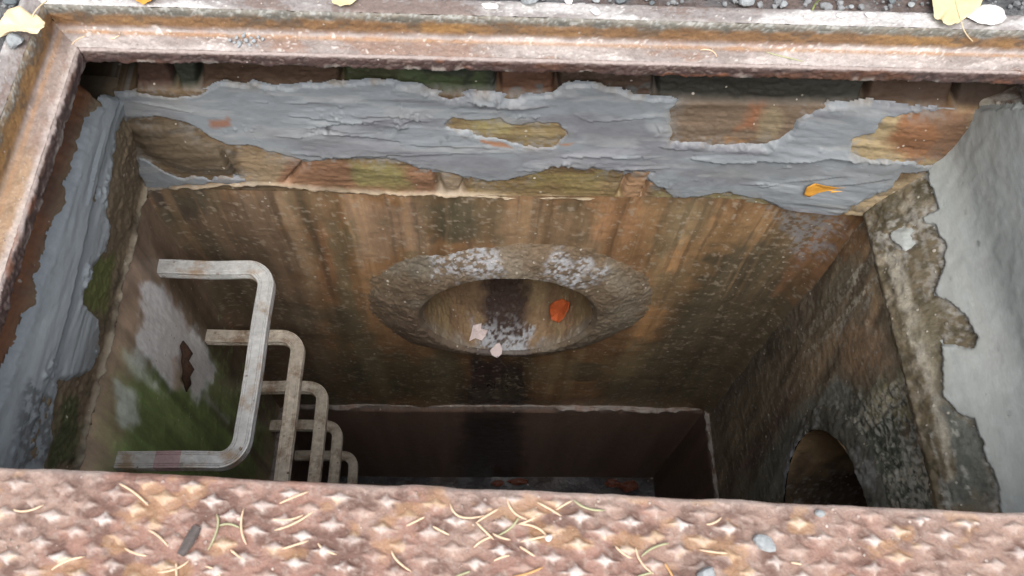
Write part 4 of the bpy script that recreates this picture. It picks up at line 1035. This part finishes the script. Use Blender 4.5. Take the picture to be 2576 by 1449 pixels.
needle("olive grass blade sprouting from the grit behind the far rail", [on_z(2044, 26, .003), on_z(2052, 8, .012), on_z(2066, -4, .03)], 0, 'grass_blade', .0012, "grass_blade", None, "grass blade")
# black twig
V, Fc = sweep(zs(b3(0, [(1490, 1075), (1430, 1180), (1360, 1290)]), CT + .0035), [(a_*1.0, b_*.7) for a_, b_ in circ(.0042, 8)], scale=[1.0, 1.15, .8])
tag(mesh_obj("twig", V, Fc, MAT['twig_bark'], smooth=False), "short black flat twig lying on the left part of the rusty cover", "twig")
stone("stone", "grey angular stone on the right part of the rusty cover", "stone", on_z(1921, 1368, CT + .001), .0076, MAT['grey_stone'], 31, aspect=(1.15, .95), rot=-.5)
stone("stone", "pale stone cut by the bottom edge, left of the grey stone", "stone", on_z(1774, 1446, CT + .001), .0078, MAT['grey_stone'], 32, aspect=(1.2, .9), rot=.3)
stone("bead", "small white round bead at the end of a needle on the cover", "bead", on_z(1380, 1355, CT + .002), .0037, MAT['white_stone'], 33, flat=.9)
stone("stone", "tiny dark pebble on the right end of the cover close to its edge", "stone", on_z(2060, 1293, CT + .001), .0036, MAT['grey_stone'], 34)
stone("stone", "grey stone under the cream curled leaf on the left rail", "stone", on_z(44, 112, .002), .0105, MAT['grey_stone'], 35, aspect=(.9, 1.15))
# crumb cluster on the ledge
CR = [(580, 104, 6), (596, 96, 6), (604, 112, 8), (613, 92, 7), (622, 104, 8), (600, 118, 5), (632, 96, 6), (640, 106, 7), (650, 95, 6), (628, 114, 6), (662, 101, 6), (616, 84, 4), (647, 116, 4), (590, 108, 5)]
for i, (px, py, rp) in enumerate(CR):
    stone("mortar_crumb", "grey mortar crumb in the small heap on the far frame ledge", "crumb", on_z(px, py, LZ), rp*.00036*1.05, MAT['crumb'], 50 + i, .85, "mortar crumbs heaped on the frame ledge", rot=i)
# fine grit on cover, ledge and rim: uncountable, one object
GV, GF, off = [], [], 0
rg = np.random.default_rng(12)
for k in range(620):
    if k < 330: x, y, z_ = rg.uniform(-.5, .62), rg.uniform(-.1, .17), CT + .0005; y = min(y, .165 - .042*(x - .1))
    elif k < 500: x, y, z_ = rg.uniform(-.48, .78), FR['y1'] + .006 + .024*rg.random()**.7, -.0332
    elif k < 560: x, y, z_ = FR['x0'] - .006 - .024*rg.random(), rg.uniform(.1, .7), -.0332
    else: x, y, z_ = rg.uniform(-.5, .8), FR['y1'] + rg.uniform(.042, .064), .0008
    r = .0005 + .0011*rg.random()**2.5
    v, fc = protos[rg.integers(8)]; an = rg.uniform(0, 6.28); ca_, sa_ = math.cos(an)*r, math.sin(an)*r
    GV += [(x + p.x*ca_ - p.y*sa_, y + p.x*sa_ + p.y*ca_, z_ + p.z*r + r*.5) for p in v]
    GF += [[i + off for i in q] for q in fc]; off += len(v)
tag(mesh_obj("grit", GV, GF, MAT['grit_mix'], None, smooth=False), "fine pale grit and dirt scattered over the rusty cover and the frame", "grit", kind="stuff")
# white chips on the rim
WC = [(1232, 18, 32, 13, "large white stone chip on the far rim above the pit centre"), (1497, 32, 24, 14, "white stone chip on the far rim, right of the pit centre"), (2188, 40, 26, 11, "white pointed chip on the far rim left of the yellow leaf"), (2115, 41, 24, 9, "flat pale chip beside the white pointed one on the far rim"), (1430, 6, 12, 9, "small pale chip at the back of the far rim near the centre")]
for i, (px, py, w_, h_, lb) in enumerate(WC):
    stone("stone_chip", lb, "stone chip", on_z(px, py, .001), .0065, MAT['white_stone'], 80 + i, .4, None, aspect=(w_/20, h_/13))
GS = [(1875, 8, 27, .8, 'grey_stone', "grey flat stone in the grit behind the far rail, right of centre"), (1330, 4, 38, .7, 'grey_stone', "wide pale grey stone in the grit behind the middle of the rail"), (1970, 14, 14, 1, 'grey_stone', "small upright grey stone behind the far rail beside the flat one"),
      (1560, 4, 20, .9, 'dark_stone', "dark stone in the grit behind the far rail, right of the pit centre"), (2240, 4, 16, 1, 'dark_stone', "dark stone behind the far rail left of the yellow leaf"), (2290, 14, 12, 1, 'grey_stone', "pebble against the back of the rail beside the yellow leaf"), (1500, 2, 13, 1, 'grey_stone', "pale pebble behind the white chip on the rail"), (1640, 10, 11, 1, 'dark_stone', "dark pebble just behind the rail right of the dark stone"), (2140, 18, 9, 1, 'grey_stone', "little grey pebble behind the flat pale chip"), (30, 10, 22, .8, 'dark_stone', "dark stone at the top left corner behind the curled leaf")]
for i, (px, py, rp, asp, mk, lb) in enumerate(GS):
    stone("stone", lb, "stone", on_z(px, py, .0), rp*.00036, MAT[mk], 90 + i, .6, "stones in the grit behind the far rail", aspect=(1, asp))

# ================================================================== light
wd = bpy.data.worlds.new("World"); scene.world = wd; wd.use_nodes = True
nt = wd.node_tree; nt.nodes.clear()
out = nt.nodes.new("ShaderNodeOutputWorld"); bg = nt.nodes.new("ShaderNodeBackground")
sky = nt.nodes.new("ShaderNodeTexSky"); sky.sky_type = 'NISHITA'; sky.sun_disc = False
SUN_EL, SUN_AZ = math.radians(60), math.radians(182)
sky.sun_elevation = SUN_EL; sky.sun_rotation = SUN_AZ; sky.air_density = 1.0; sky.dust_density = 4.0; sky.ozone_density = 1.0
hs_ = nt.nodes.new("ShaderNodeHueSaturation"); hs_.inputs['Saturation'].default_value = .32      # thick cloud: the blue is mostly washed out
nt.links.new(sky.outputs[0], hs_.inputs['Color']); nt.links.new(hs_.outputs[0], bg.inputs[0])
bg.inputs[1].default_value = .115
nt.links.new(bg.outputs[0], out.inputs[0])
sl = bpy.data.lights.new("sun", 'SUN'); sl.energy = 1.5; sl.angle = math.radians(50); sl.color = (1, .96, .9)
so = bpy.data.objects.new("sun", sl); COL.objects.link(so)
sd_ = Vector((math.sin(SUN_AZ)*math.cos(SUN_EL), math.cos(SUN_AZ)*math.cos(SUN_EL), math.sin(SUN_EL)))
so.rotation_euler = sd_.to_track_quat('Z', 'Y').to_euler()
scene.view_settings.view_transform = 'Standard'; scene.view_settings.look = 'None'
scene.view_settings.exposure = 1.0; scene.view_settings.gamma = 1
